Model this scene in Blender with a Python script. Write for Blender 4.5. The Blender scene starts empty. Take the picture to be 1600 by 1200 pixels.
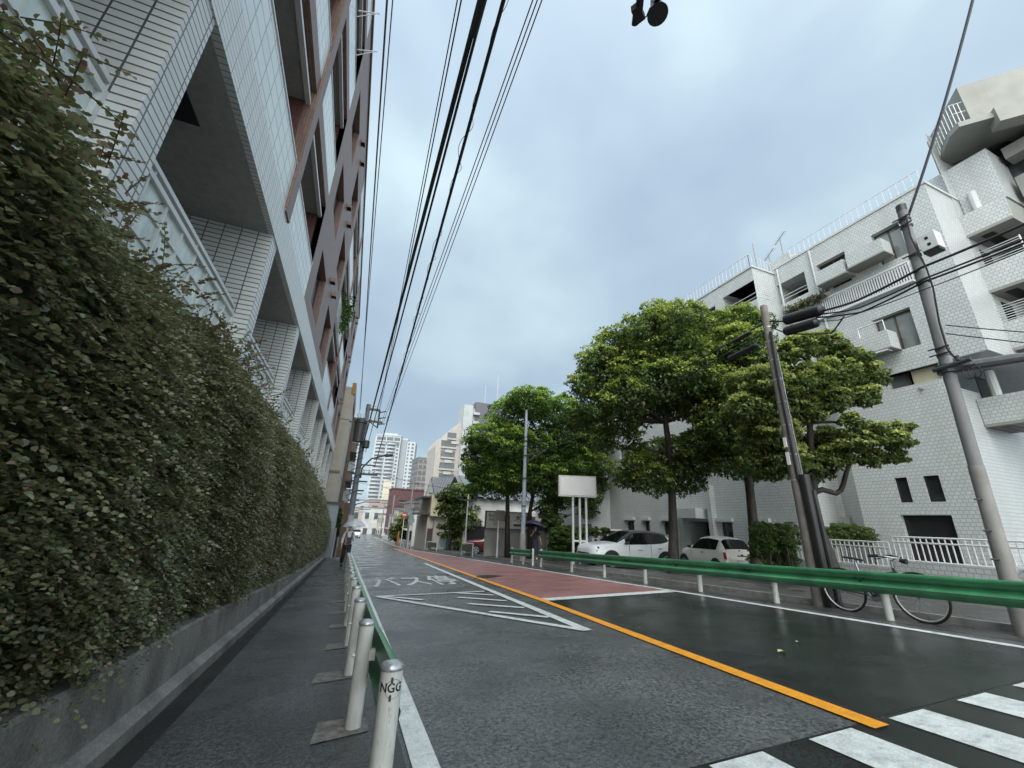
import bpy, bmesh, math, random
import numpy as np
from mathutils import Vector, Matrix
random.seed(7); RNG = np.random.default_rng(11)
sc = bpy.context.scene; COL = sc.collection
rad = math.radians

# ------------------------------------------------------------------ camera
F = 621.3; A = 0.0474; C = 0.0326; H = 1.2
yaw, pitch, roll = rad(20.345), rad(19.167), rad(2.451)
cf = Vector((math.sin(yaw)*math.cos(pitch), math.cos(yaw)*math.cos(pitch), math.sin(pitch)))
r0 = Vector((math.cos(yaw), -math.sin(yaw), 0)); u0 = r0.cross(cf)
cr = r0*math.cos(roll) + u0*math.sin(roll); cu = -r0*math.sin(roll) + u0*math.cos(roll)
CAM = Vector((0, 0, H))
cd = bpy.data.cameras.new('camera'); cd.sensor_width = 36; cd.lens = F/1600*36; cd.clip_end = 3000; cd.clip_start = 0.05
co = bpy.data.objects.new('camera', cd); COL.objects.link(co)
co.matrix_world = Matrix(((cr.x, cu.x, -cf.x, 0), (cr.y, cu.y, -cf.y, 0), (cr.z, cu.z, -cf.z, H), (0, 0, 0, 1)))
sc.camera = co

# ------------------------------------------------------------------ light: overcast, wet
SUN_EL, SUN_AZ = rad(56), rad(-158)
w = bpy.data.worlds.new('World'); sc.world = w; w.use_nodes = True
nt = w.node_tree; nt.nodes.clear(); L = nt.links.new
wo = nt.nodes.new('ShaderNodeOutputWorld'); bg = nt.nodes.new('ShaderNodeBackground')
sky = nt.nodes.new('ShaderNodeTexSky'); sky.sky_type = 'NISHITA'; sky.sun_disc = False
sky.sun_elevation = SUN_EL; sky.sun_rotation = SUN_AZ; sky.dust_density = 3; sky.air_density = 1.2
tc = nt.nodes.new('ShaderNodeTexCoord')
mp = nt.nodes.new('ShaderNodeMapping'); mp.inputs['Scale'].default_value = (1.0, 1.0, 1.5); mp.inputs['Location'].default_value = (.55, .2, .1)
no = nt.nodes.new('ShaderNodeTexNoise'); no.inputs['Scale'].default_value = 2.4; no.inputs['Detail'].default_value = 4; no.inputs['Roughness'].default_value = .42; no.inputs['Distortion'].default_value = .1
rp = nt.nodes.new('ShaderNodeValToRGB'); e = rp.color_ramp.elements
e[0].position = .32; e[0].color = (.335, .455, .60, 1); e[1].position = .7; e[1].color = (.59, .76, .84, 1)
m_ = e.new(.5); m_.color = (.425, .56, .69, 1)
L(tc.outputs['Generated'], mp.inputs['Vector']); L(mp.outputs['Vector'], no.inputs['Vector']); L(no.outputs['Fac'], rp.inputs['Fac'])
sx = nt.nodes.new('ShaderNodeSeparateXYZ'); L(tc.outputs['Generated'], sx.inputs['Vector'])
def wmath(op, a, b=None, c=None):
    n = nt.nodes.new('ShaderNodeMath'); n.operation = op
    for i, v in enumerate((a, b, c)):
        if v is None: continue
        if isinstance(v, (int, float)): n.inputs[i].default_value = v
        else: L(v, n.inputs[i])
    return n.outputs[0]
# the cloud deck is brighter overhead; unseen glow added behind the viewer lights the walls
back = wmath('MAXIMUM', wmath('ADD', wmath('MULTIPLY', sx.outputs['X'], -.55), wmath('MULTIPLY', sx.outputs['Y'], -.83)), 0)
up = wmath('POWER', wmath('MAXIMUM', sx.outputs['Z'], 0), 2.0)
gain = wmath('MULTIPLY_ADD', up, .18, .66)
mul = nt.nodes.new('ShaderNodeVectorMath'); mul.operation = 'SCALE'; L(rp.outputs['Color'], mul.inputs[0]); L(gain, mul.inputs['Scale'])
skys = nt.nodes.new('ShaderNodeVectorMath'); skys.operation = 'SCALE'; L(sky.outputs['Color'], skys.inputs[0]); skys.inputs['Scale'].default_value = .9
white = wmath('MULTIPLY_ADD', back, 2.3, wmath('MULTIPLY', up, .12))
wv = nt.nodes.new('ShaderNodeVectorMath'); wv.operation = 'SCALE'; wv.inputs[0].default_value = (1.0, 1.0, .95); L(white, wv.inputs['Scale'])
addv = nt.nodes.new('ShaderNodeVectorMath'); addv.operation = 'ADD'; L(mul.outputs[0], addv.inputs[0]); L(wv.outputs[0], addv.inputs[1])
mx = nt.nodes.new('ShaderNodeMix'); mx.data_type = 'RGBA'; mx.inputs['Factor'].default_value = .93
sc10 = nt.nodes.new('ShaderNodeVectorMath'); sc10.operation = 'SCALE'; L(addv.outputs[0], sc10.inputs[0]); sc10.inputs['Scale'].default_value = 10
L(skys.outputs[0], mx.inputs['A']); L(sc10.outputs[0], mx.inputs['B'])
bg.inputs['Strength'].default_value = .1
L(mx.outputs['Result'], bg.inputs['Color']); L(bg.outputs[0], wo.inputs['Surface'])
sd = bpy.data.lights.new('sun', 'SUN'); sd.energy = 1.5; sd.angle = rad(45); sd.color = (1, .97, .93)
so = bpy.data.objects.new('sun', sd); COL.objects.link(so); so.rotation_euler = (rad(90)-SUN_EL, 0, math.pi-SUN_AZ)
so.location = (-10, -10, 40)
sc.view_settings.view_transform = 'Standard'; sc.view_settings.look = 'None'; sc.view_settings.exposure = 0.62; sc.view_settings.gamma = 1
sc.cycles.use_denoising = True; sc.cycles.denoiser = 'OPENIMAGEDENOISE'; sc.cycles.denoising_input_passes = 'RGB_ALBEDO_NORMAL'; sc.cycles.denoising_prefilter = 'ACCURATE'; sc.cycles.use_adaptive_sampling = False; sc.cycles.max_bounces = 8; sc.cycles.diffuse_bounces = 4; sc.cycles.glossy_bounces = 3; sc.cycles.transmission_bounces = 6

# ------------------------------------------------------------------ placing helpers
def ray(px, py): return cf*F + cr*(px-800) - cu*(py-600)
def onx(px, py, X): d = ray(px, py); return CAM + d*(X/d.x)
def ony(px, py, Y): d = ray(px, py); return CAM + d*(Y/d.y)
def onz(px, py, Z): d = ray(px, py); return CAM + d*((Z-H)/d.z)
def ondep(px, py, D): d = ray(px, py); return CAM + d*(D/F)
def depth(p): return (Vector(p)-CAM).dot(cf)
def proj(p):
    d = Vector(p)-CAM; k = d.dot(cf); return 800+F*d.dot(cr)/k, 600-F*d.dot(cu)/k
def gz(x, y):
    yy = max(-30, y); z = -A*yy if yy < 55 else (-A*55 - .022*(min(yy, 170)-55))
    return z + C*max(-4, min(9.0, x))
def gr(px, py):
    d = ray(px, py); t = -H/(d.z + A*d.y - C*d.x); p = CAM + d*t; return p
def gx(px, X):
    lo, hi = 1., 150.
    for _ in range(50):
        m = (lo+hi)/2
        if proj((X, m, gz(X, m)))[0] > px: lo = m
        else: hi = m
    return lo

# ------------------------------------------------------------------ materials
MATS = {}
def new_mat(name):
    m = bpy.data.materials.new(name); m.use_nodes = True; n = m.node_tree.nodes
    return m, m.node_tree, n['Principled BSDF'], m.node_tree.links.new
def mat(name, col, rough=.6, var=.15, vscale=3., metal=0., bump=0., bscale=60., spec=.5, dirt=0., dscale=1.2, dcol=(.08, .08, .07), rvar=0., coat=0., stretch=None, grain=0., gscale=55):
    if name in MATS: return MATS[name]
    m, t, p, lk = new_mat(name); N = t.nodes.new
    p.inputs['Metallic'].default_value = metal; p.inputs['Roughness'].default_value = rough
    p.inputs['Specular IOR Level'].default_value = spec
    if coat: p.inputs['Coat Weight'].default_value = coat; p.inputs['Coat Roughness'].default_value = .06
    g = N('ShaderNodeNewGeometry'); pos = g.outputs['Position']
    if stretch:
        mpn = N('ShaderNodeMapping'); mpn.inputs['Scale'].default_value = stretch; lk(pos, mpn.inputs['Vector']); pos = mpn.outputs[0]
    n1 = N('ShaderNodeTexNoise'); n1.inputs['Scale'].default_value = vscale; n1.inputs['Detail'].default_value = 5; lk(pos, n1.inputs['Vector'])
    r = N('ShaderNodeValToRGB'); a, b = r.color_ramp.elements
    a.position = .3; b.position = .7
    a.color = (*[max(0, c*(1-var)) for c in col], 1); b.color = (*[min(1, c*(1+var)) for c in col], 1)
    lk(n1.outputs['Fac'], r.inputs['Fac']); out = r.outputs['Color']
    if dirt:
        n2 = N('ShaderNodeTexNoise'); n2.inputs['Scale'].default_value = dscale; n2.inputs['Detail'].default_value = 8; n2.inputs['Roughness'].default_value = .65
        mp2 = N('ShaderNodeMapping'); mp2.inputs['Scale'].default_value = (1, 1, .25); lk(g.outputs['Position'], mp2.inputs['Vector']); lk(mp2.outputs[0], n2.inputs['Vector'])
        r2 = N('ShaderNodeValToRGB'); r2.color_ramp.elements[0].position = .5; r2.color_ramp.elements[1].position = .75
        r2.color_ramp.elements[0].color = (0, 0, 0, 1); r2.color_ramp.elements[1].color = (dirt, dirt, dirt, 1)
        mm = N('ShaderNodeMix'); mm.data_type = 'RGBA'; lk(n2.outputs['Fac'], r2.inputs['Fac']); lk(r2.outputs['Color'], mm.inputs['Factor'])
        lk(out, mm.inputs['A']); mm.inputs['B'].default_value = (*dcol, 1); out = mm.outputs['Result']
    if grain:
        ng = N('ShaderNodeTexNoise'); ng.inputs['Scale'].default_value = gscale; ng.inputs['Detail'].default_value = 5; ng.inputs['Roughness'].default_value = .95; lk(g.outputs['Position'], ng.inputs['Vector'])
        mg = N('ShaderNodeMapRange'); mg.inputs['From Min'].default_value = .38; mg.inputs['From Max'].default_value = .62; mg.inputs['To Min'].default_value = 1-grain; mg.inputs['To Max'].default_value = 1+grain; lk(ng.outputs['Fac'], mg.inputs['Value'])
        vg = N('ShaderNodeVectorMath'); vg.operation = 'SCALE'; lk(out, vg.inputs[0]); lk(mg.outputs[0], vg.inputs['Scale']); out = vg.outputs[0]
    lk(out, p.inputs['Base Color'])
    if rvar:
        n3 = N('ShaderNodeTexNoise'); n3.inputs['Scale'].default_value = .9; n3.inputs['Detail'].default_value = 5; lk(g.outputs['Position'], n3.inputs['Vector'])
        mr = N('ShaderNodeMapRange'); mr.inputs['From Min'].default_value = .35; mr.inputs['From Max'].default_value = .65
        mr.inputs['To Min'].default_value = max(.03, rough-rvar); mr.inputs['To Max'].default_value = min(1, rough+rvar)
        lk(n3.outputs['Fac'], mr.inputs['Value']); lk(mr.outputs[0], p.inputs['Roughness'])
    if bump:
        nb = N('ShaderNodeTexNoise'); nb.inputs['Scale'].default_value = bscale; nb.inputs['Detail'].default_value = 4; lk(g.outputs['Position'], nb.inputs['Vector'])
        bp = N('ShaderNodeBump'); bp.inputs['Strength'].default_value = bump; bp.inputs['Distance'].default_value = .01
        lk(nb.outputs['Fac'], bp.inputs['Height']); lk(bp.outputs[0], p.inputs['Normal'])
    MATS[name] = m; return m
def tile_mat(name, col, joint, bw, rh, ms, offset=.5, rough=.35, var=.1, dirt=.0, dcol=(.2, .2, .18), spec=.5):
    if name in MATS: return MATS[name]
    m, t, p, lk = new_mat(name); N = t.nodes.new
    g = N('ShaderNodeNewGeometry'); s = N('ShaderNodeSeparateXYZ'); lk(g.outputs['Position'], s.inputs[0])
    q = N('ShaderNodeSeparateXYZ'); lk(g.outputs['True Normal'], q.inputs[0])
    def ma(op, a, b):
        n = N('ShaderNodeMath'); n.operation = op
        for i, v in enumerate((a, b)):
            if isinstance(v, (int, float)): n.inputs[i].default_value = v
            else: lk(v, n.inputs[i])
        return n.outputs[0]
    isx = ma('GREATER_THAN', ma('ABSOLUTE', q.outputs[0], 0), .6); isz = ma('GREATER_THAN', ma('ABSOLUTE', q.outputs[2], 0), .8)
    def mixf(f, a, b):
        n = N('ShaderNodeMix'); lk(f, n.inputs['Factor']); lk(a, n.inputs['A']); lk(b, n.inputs['B']); return n.outputs['Result']
    u = mixf(isx, s.outputs[0], s.outputs[1]); v = mixf(isz, s.outputs[2], s.outputs[1])
    cb = N('ShaderNodeCombineXYZ'); lk(u, cb.inputs[0]); lk(v, cb.inputs[1])
    b = N('ShaderNodeTexBrick'); lk(cb.outputs[0], b.inputs['Vector']); b.offset = offset; b.inputs['Scale'].default_value = 1
    b.inputs['Brick Width'].default_value = bw; b.inputs['Row Height'].default_value = rh; b.inputs['Mortar Size'].default_value = ms; b.inputs['Mortar Smooth'].default_value = .2
    b.inputs['Color1'].default_value = (*[c*(1-var) for c in col], 1); b.inputs['Color2'].default_value = (*[min(1, c*(1+var)) for c in col], 1); b.inputs['Mortar'].default_value = (*joint, 1)
    out = b.outputs['Color']
    if dirt:
        n2 = N('ShaderNodeTexNoise'); n2.inputs['Scale'].default_value = .8; n2.inputs['Detail'].default_value = 8; n2.inputs['Roughness'].default_value = .65
        mp2 = N('ShaderNodeMapping'); mp2.inputs['Scale'].default_value = (1.4, 1.4, .18); lk(g.outputs['Position'], mp2.inputs['Vector']); lk(mp2.outputs[0], n2.inputs['Vector'])
        r2 = N('ShaderNodeMapRange'); r2.inputs['From Min'].default_value = .48; r2.inputs['From Max'].default_value = .8; r2.inputs['To Max'].default_value = dirt; lk(n2.outputs['Fac'], r2.inputs['Value'])
        mm = N('ShaderNodeMix'); mm.data_type = 'RGBA'; lk(r2.outputs[0], mm.inputs['Factor']); lk(out, mm.inputs['A']); mm.inputs['B'].default_value = (*dcol, 1); out = mm.outputs['Result']
    lk(out, p.inputs['Base Color']); p.inputs['Roughness'].default_value = rough; p.inputs['Specular IOR Level'].default_value = spec
    bp = N('ShaderNodeBump'); bp.inputs['Strength'].default_value = .5; bp.inputs['Distance'].default_value = .01; bp.invert = True
    lk(b.outputs['Fac'], bp.inputs['Height']); lk(bp.outputs[0], p.inputs['Normal'])
    MATS[name] = m; return m
def leaf_mat(name, stops, rough=.45, spec=.4, trans=.4):
    if name in MATS: return MATS[name]
    m, t, p, lk = new_mat(name); N = t.nodes.new
    g = N('ShaderNodeNewGeometry'); r = N('ShaderNodeValToRGB'); el = r.color_ramp.elements
    while len(el) < len(stops): el.new(.5)
    for i, (ps, c) in enumerate(stops): el[i].position = ps; el[i].color = (*c, 1)
    lk(g.outputs['Random Per Island'], r.inputs['Fac']); lk(r.outputs['Color'], p.inputs['Base Color'])
    p.inputs['Roughness'].default_value = rough; p.inputs['Specular IOR Level'].default_value = spec
    tl = N('ShaderNodeBsdfTranslucent'); ms = N('ShaderNodeMixShader'); ms.inputs[0].default_value = trans   # light passes through thin leaves
    hs = N('ShaderNodeHueSaturation'); hs.inputs['Saturation'].default_value = 1.1; hs.inputs['Value'].default_value = 1.35; lk(r.outputs['Color'], hs.inputs['Color']); lk(hs.outputs[0], tl.inputs['Color'])
    out_ = t.nodes['Material Output']; lk(p.outputs[0], ms.inputs[1]); lk(tl.outputs[0], ms.inputs[2]); lk(ms.outputs[0], out_.inputs['Surface'])
    MATS[name] = m; return m
def glass_mat(name, col=(.03, .035, .04), rough=.06, spec=.8): return mat(name, col, rough, .3, .7, spec=spec)

# ------------------------------------------------------------------ mesh builder
class MB:
    def __init__(s): s.v = []; s.f = []
    def add(s, vs, fs):
        o = len(s.v); s.v += [tuple(v) for v in vs]; s.f += [tuple(i+o for i in f) for f in fs]; return s
    def box(s, a, b):
        (x0, y0, z0), (x1, y1, z1) = a, b
        if x0 > x1: x0, x1 = x1, x0
        if y0 > y1: y0, y1 = y1, y0
        if z0 > z1: z0, z1 = z1, z0
        return s.add([(x0, y0, z0), (x1, y0, z0), (x1, y1, z0), (x0, y1, z0), (x0, y0, z1), (x1, y0, z1), (x1, y1, z1), (x0, y1, z1)],
                     [(0, 3, 2, 1), (4, 5, 6, 7), (0, 1, 5, 4), (1, 2, 6, 5), (2, 3, 7, 6), (3, 0, 4, 7)])
    def cbox(s, c, d, rz=0):
        hx, hy, hz = d[0]/2, d[1]/2, d[2]/2; ca, sa = math.cos(rz), math.sin(rz)
        vs = []
        for z in (-hz, hz):
            for x, y in ((-hx, -hy), (hx, -hy), (hx, hy), (-hx, hy)): vs.append((c[0]+x*ca-y*sa, c[1]+x*sa+y*ca, c[2]+z))
        return s.add(vs, [(0, 3, 2, 1), (4, 5, 6, 7), (0, 1, 5, 4), (1, 2, 6, 5), (2, 3, 7, 6), (3, 0, 4, 7)])
    def quad(s, *p): return s.add(p, [tuple(range(len(p)))])
    def tube(s, pts, r, n=8, cap=True):
        pts = [Vector(p) for p in pts]; rs = r if isinstance(r, (list, tuple)) else [r]*len(pts)
        vs = []; prev = None
        for i, p in enumerate(pts):
            d = (pts[min(i+1, len(pts)-1)]-pts[max(i-1, 0)]).normalized()
            if prev is None: prev = d.orthogonal().normalized()
            prev = (prev - d*prev.dot(d)); prev = prev.normalized() if prev.length > 1e-6 else d.orthogonal().normalized()
            q = d.cross(prev)
            for k in range(n):
                a = 2*math.pi*k/n; vs.append(p + (prev*math.cos(a)+q*math.sin(a))*rs[i])
        fs = []
        for i in range(len(pts)-1):
            for k in range(n): fs.append((i*n+k, i*n+(k+1) % n, (i+1)*n+(k+1) % n, (i+1)*n+k))
        if cap: fs.append(tuple(range(n))[::-1]); fs.append(tuple(range((len(pts)-1)*n, len(pts)*n)))
        return s.add(vs, fs)
    def lathe(s, prof, o=(0, 0, 0), n=16):
        vs = []
        for r, z in prof:
            for k in range(n): a = 2*math.pi*k/n; vs.append((o[0]+r*math.cos(a), o[1]+r*math.sin(a), o[2]+z))
        fs = []
        for i in range(len(prof)-1):
            for k in range(n): fs.append((i*n+k, i*n+(k+1) % n, (i+1)*n+(k+1) % n, (i+1)*n+k))
        fs.append(tuple(range(n))[::-1]); fs.append(tuple(range((len(prof)-1)*n, len(prof)*n)))
        return s.add(vs, fs)
    def prism(s, poly, z0, z1):
        n = len(poly); vs = [(x, y, z0) for x, y in poly]+[(x, y, z1) for x, y in poly]
        return s.add(vs, [tuple(range(n))[::-1], tuple(range(n, 2*n))]+[(i, (i+1) % n, n+(i+1) % n, n+i) for i in range(n)])
    def extr(s, sec, axis_pts):
        """sweep an open section of (dx, dz) offsets along points"""
        n = len(sec); vs = []
        for p in axis_pts:
            for dx, dz in sec: vs.append((p[0]+dx, p[1], p[2]+dz))
        fs = []
        for i in range(len(axis_pts)-1):
            for k in range(n-1): fs.append((i*n+k, i*n+k+1, (i+1)*n+k+1, (i+1)*n+k))
        return s.add(vs, fs)
    def torus(s, c, R, r, axis='x', n=32, m=8):
        vs = []
        for i in range(n):
            a = 2*math.pi*i/n
            for k in range(m):
                b = 2*math.pi*k/m; q = R+r*math.cos(b); h = r*math.sin(b)
                if axis == 'x': vs.append((c[0]+h, c[1]+q*math.cos(a), c[2]+q*math.sin(a)))
                elif axis == 'y': vs.append((c[0]+q*math.cos(a), c[1]+h, c[2]+q*math.sin(a)))
                else: vs.append((c[0]+q*math.cos(a), c[1]+q*math.sin(a), c[2]+h))
        return s.add(vs, [(i*m+k, ((i+1) % n)*m+k, ((i+1) % n)*m+(k+1) % m, i*m+(k+1) % m) for i in range(n) for k in range(m)])
    def build(s, name, material, parent=None, smooth=False, org=None, bevel=0):
        o_ = Vector(parent['_o']) if parent is not None else Vector(org or (0, 0, 0))
        me = bpy.data.meshes.new(name)
        me.from_pydata([(x-o_.x, y-o_.y, z-o_.z) for x, y, z in s.v], [], s.f); me.update()
        if smooth:
            for p in me.polygons: p.use_smooth = True
        me.materials.append(material)
        ob = bpy.data.objects.new(name, me); COL.objects.link(ob)
        if parent is not None: ob.parent = parent
        else: ob.location = o_
        ob['_o'] = list(o_)
        if smooth == 'auto':
            me.set_sharp_from_angle(angle=rad(35))
        if bevel:
            b = ob.modifiers.new('bevel', 'BEVEL'); b.width = bevel; b.segments = 2; b.limit_method = 'ANGLE'
        return ob
def T(o, label=None, cat=None, group=None, kind=None):
    if label: o['label'] = label
    if cat: o['category'] = cat
    if group: o['group'] = group
    if kind: o['kind'] = kind
    return o
def thing(name, loc, label, cat, group=None, rz=0, local=False):
    o = bpy.data.objects.new(name, None); COL.objects.link(o); o.location = loc; o.rotation_euler = (0, 0, rz); o.empty_display_size = .2
    o['_o'] = [0, 0, 0] if local else list(loc)
    return T(o, label, cat, group)
def copy_tree(o, parent=None):
    c = o.copy(); COL.objects.link(c)
    if parent: c.parent = parent
    for ch in list(o.children): copy_tree(ch, c)
    return c
def polys_np(name, V, material, parent=None, org=(0, 0, 0), mats=None, mi=None):
    """V: (n, k, 3) separate k-gons as one mesh"""
    n, k, _ = V.shape; o_ = np.array(parent['_o'] if parent is not None else org)
    me = bpy.data.meshes.new(name); me.vertices.add(n*k); me.vertices.foreach_set('co', (V-o_).astype(np.float32).ravel())
    me.loops.add(n*k); me.loops.foreach_set('vertex_index', np.arange(n*k, dtype=np.int32))
    me.polygons.add(n); me.polygons.foreach_set('loop_start', np.arange(0, n*k, k, dtype=np.int32)); me.polygons.foreach_set('loop_total', np.full(n, k, np.int32))
    for m in ([material]+(mats or [])): me.materials.append(m)
    if mi is not None: me.polygons.foreach_set('material_index', mi.astype(np.int32))
    me.update(calc_edges=True); me.validate()
    ob = bpy.data.objects.new(name, me); COL.objects.link(ob)
    if parent is not None: ob.parent = parent
    else: ob.location = o_
    ob['_o'] = list(map(float, o_)); return ob
def text_mb(body, size=1., bold=0.):
    c = bpy.data.curves.new('t', 'FONT'); c.body = body; c.size = size; c.align_x = 'CENTER'; c.align_y = 'CENTER'; c.resolution_u = 3; c.offset = bold
    o = bpy.data.objects.new('t', c); COL.objects.link(o)
    dg = bpy.context.evaluated_depsgraph_get(); me = bpy.data.meshes.new_from_object(o.evaluated_get(dg))
    vs = [tuple(v.co) for v in me.vertices]; fs = [tuple(p.vertices) for p in me.polygons]
    bpy.data.objects.remove(o); bpy.data.curves.remove(c); bpy.data.meshes.remove(me)
    return vs, fs
def wall(mb, fr, u0, u1, v0, v1, holes, dep):
    """a wall sheet in the plane fr(u, v, d) with rectangular openings and their reveals"""
    us = sorted({u0, u1, *[h[0] for h in holes], *[h[1] for h in holes]}); vs = sorted({v0, v1, *[h[2] for h in holes], *[h[3] for h in holes]})
    us = [u for u in us if u0-1e-6 <= u <= u1+1e-6]; vs = [v for v in vs if v0-1e-6 <= v <= v1+1e-6]
    for a, b in zip(us, us[1:]):
        for c, d in zip(vs, vs[1:]):
            mu, mv = (a+b)/2, (c+d)/2
            if any(h[0] < mu < h[1] and h[2] < mv < h[3] for h in holes): continue
            mb.quad(fr(a, c, 0), fr(b, c, 0), fr(b, d, 0), fr(a, d, 0))
    for h in holes:
        D = h[4] if len(h) > 4 else dep; a, b, c, d = h[:4]
        for p, q in (((a, c), (b, c)), ((b, c), (b, d)), ((b, d), (a, d)), ((a, d), (a, c))):
            mb.quad(fr(*p, 0), fr(*q, 0), fr(*q, D), fr(*p, D))
    return mb
def fbox(mb, fr, u0, u1, v0, v1, d0, d1):
    p = [fr(u, v, d) for d in (d0, d1) for u, v in ((u0, v0), (u1, v0), (u1, v1), (u0, v1))]
    return mb.add(p, [(0, 1, 2, 3), (4, 7, 6, 5), (0, 4, 5, 1), (1, 5, 6, 2), (2, 6, 7, 3), (3, 7, 4, 0)])
def window(fr, h, D, parent, frame_m, glass_m, cols=2, name='window', curtain=None, rows=1):
    """frame (part) with its panes (sub-part) at the back of a reveal"""
    a, b, c, d = h[:4]; t = .05
    f = MB(); fbox(f, fr, a, b, c, c+t, D-.06, D); fbox(f, fr, a, b, d-t, d, D-.06, D); fbox(f, fr, a, a+t, c+t, d-t, D-.06, D); fbox(f, fr, b-t, b, c+t, d-t, D-.06, D)
    for i in range(1, cols): x = a+(b-a)*i/cols; fbox(f, fr, x-t/2, x+t/2, c+t, d-t, D-.055, D)
    for i in range(1, rows): z = c+(d-c)*i/rows; fbox(f, fr, a+t, b-t, z-t/2, z+t/2, D-.05, D)
    fo = f.build(name, frame_m, parent)
    g = MB(); fbox(g, fr, a+t/2, b-t/2, c+t/2, d-t/2, D-.03, D-.015); g.build('pane', glass_m, fo)
    if curtain:
        g = MB(); x0, x1 = a+(b-a)*curtain[0], a+(b-a)*curtain[1]
        n = max(4, int((x1-x0)/.06))
        for i in range(n): # pleats
            fbox(g, fr, x0+(x1-x0)*i/n, x0+(x1-x0)*(i+1)/n, c+t, d-t, D-.012+.012*(i % 2), D+.02)
        g.build('curtain', M_curtain, fo)
    return fo
# ------------------------------------------------------------------ setting: ground, road, paint
M_curtain = mat('curtain cloth', (.42, .44, .43), .8)
M_ground = mat('ground asphalt', (.046, .047, .047), .40, .3, 2.5, grain=.6, bump=.35, bscale=90, rvar=.16)
M_road = mat('old wet asphalt', (.09, .095, .096), .27, .3, 1.3, spec=.8, bump=.6, bscale=120, rvar=.18, dirt=.85, dscale=.45, dcol=(.04, .043, .045), grain=1.0, gscale=34)
M_road2 = mat('patched asphalt', (.115, .12, .122), .38, .2, 2.6, grain=.6, bump=.6, bscale=120, rvar=.15)
M_dark = mat('new wet asphalt', (.024, .027, .0265), .2, .3, 2.2, grain=.9, bump=.16, bscale=150, rvar=.12, spec=.45)
M_red = mat('red road surfacing', (.25, .118, .11), .45, .2, 1.4, bump=.7, bscale=120, rvar=.14, dirt=.45, dscale=.3, dcol=(.14, .065, .06), grain=.5)
M_walk = mat('wet pavement asphalt', (.052, .055, .055), .30, .35, 1.6, spec=.7, grain=1.0, gscale=36, dirt=.7, dscale=.8, dcol=(.03, .032, .032), bump=.6, bscale=110, rvar=.18)
M_walkr = mat('pavement right', (.07, .07, .067), .4, .3, 1.8, grain=.6, bump=.6, bscale=100, rvar=.18)
M_gut = mat('wet gutter', (.016, .016, .016), .28, .4, 3, bump=.4, bscale=70, rvar=.12)
M_conc = mat('weathered concrete', (.15, .145, .13), .7, .3, 5, bump=.6, bscale=50, dirt=.7, dscale=2.5, dcol=(.05, .05, .043))
M_patch = mat('concrete footing', (.16, .155, .14), .6, .45, 18, bump=.9, bscale=70)
M_kerb = mat('kerb stone', (.19, .19, .18), .5, .3, 6, bump=.4, bscale=60)
M_white = mat('white road paint', (.60, .64, .63), .42, .14, 9, bump=.5, bscale=90, dirt=.75, dscale=11, dcol=(.2, .215, .215), grain=.22)
M_faded = mat('worn road paint', (.50, .52, .48), .5, .3, 9, bump=.4, bscale=140, dirt=.75, dscale=5, dcol=(.13, .135, .135))
M_orange = mat('orange road paint', (.80, .33, .02), .42, .1, 9, bump=.5, bscale=90, dirt=.5, dscale=12, dcol=(.3, .16, .05), grain=.22)

def sheet(name, xs, ys, dz, m, kind='structure', edge=None):
    """a sheet that follows the sloping ground; xs may be functions of y"""
    mb = MB()
    fx = [x if callable(x) else (lambda y, x=x: x) for x in xs]
    for a, b in zip(ys, ys[1:]):
        for p, q in zip(fx, fx[1:]):
            mb.quad(*[(X, Y, gz(X, Y)+dz) for X, Y in ((p(a), a), (q(a), a), (q(b), b), (p(b), b))])
    return T(mb.build(name, m), kind=kind)
YS = [-30, -10, 0, 10, 20, 30, 40, 50, 55, 70, 90, 120, 170]
sheet('ground', [-400, -60, -4, 0, 8, 20, 60, 500], [-30, 0, 55, 110, 170, 400, 900, 2000], 0, M_ground)
def pl(pts):
    def fn(y):
        if y <= pts[0][1]: return pts[0][0]
        for (xa, ya), (xb, yb) in zip(pts, pts[1:]):
            if y <= yb: return xa+(xb-xa)*(y-ya)/(yb-ya)
        return pts[-1][0]
    return fn
x_or = pl([(3.48, 2.1), (3.84, 8), (4.05, 14), (4.95, 38), (5.35, 55), (5.35, 90)])
x_rw = pl([(7.2, -5), (7.22, 3), (7.24, 8), (7.12, 11), (6.9, 25), (6.5, 46), (6.4, 60), (6.4, 160)])
x_lw = pl([(.6, -10), (.61, 5), (.55, 30), (.45, 120)])
FINE = [-30, -6, 0, 2, 4, 6, 8, 9.5, 11, 14, 18, 22, 27, 32, 38, 46, 55, 70, 90, 120, 170]
sheet('road', [lambda y: x_lw(y)-.12, lambda y: x_or(y), lambda y: x_rw(y)+.75], FINE, .004, M_road)
sheet('red_lane', [lambda y: x_or(y)+.1, lambda y: x_rw(y)-.07], [8.33, 9.5, 11, 14, 18, 22, 27, 32, 38, 46, 52], .008, M_red)
sheet('dark_road_surface', [lambda y: x_or(y)+.08 if y > 2.2 else 1.6, lambda y: x_rw(y)-.02], [2.21, 4, 6, 8.0], .008, M_dark)
sheet('crossing_surface', [1.2, lambda y: x_rw(y)+.2], [-6, -2, 2.2], .008, M_dark)
sheet('road_patch', [.8, lambda y: x_or(y)-.45], [15.2, 18, 19.6], .008, M_road2)
def line(name, fx, wdt, ys, m, dz=.012):
    return sheet(name, [lambda y: fx(y)-wdt/2, lambda y: fx(y)+wdt/2], ys, dz, m)
line('edge_line', lambda y: x_lw(y), .145, [-6, 0, 4, 8, 14, 22, 30, 46, 70, 110], M_white)
line('edge_line', lambda y: x_rw(y), .13, [-6, 0, 3, 8, 11, 14, 18, 25, 32, 46, 60, 110], M_white)
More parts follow.
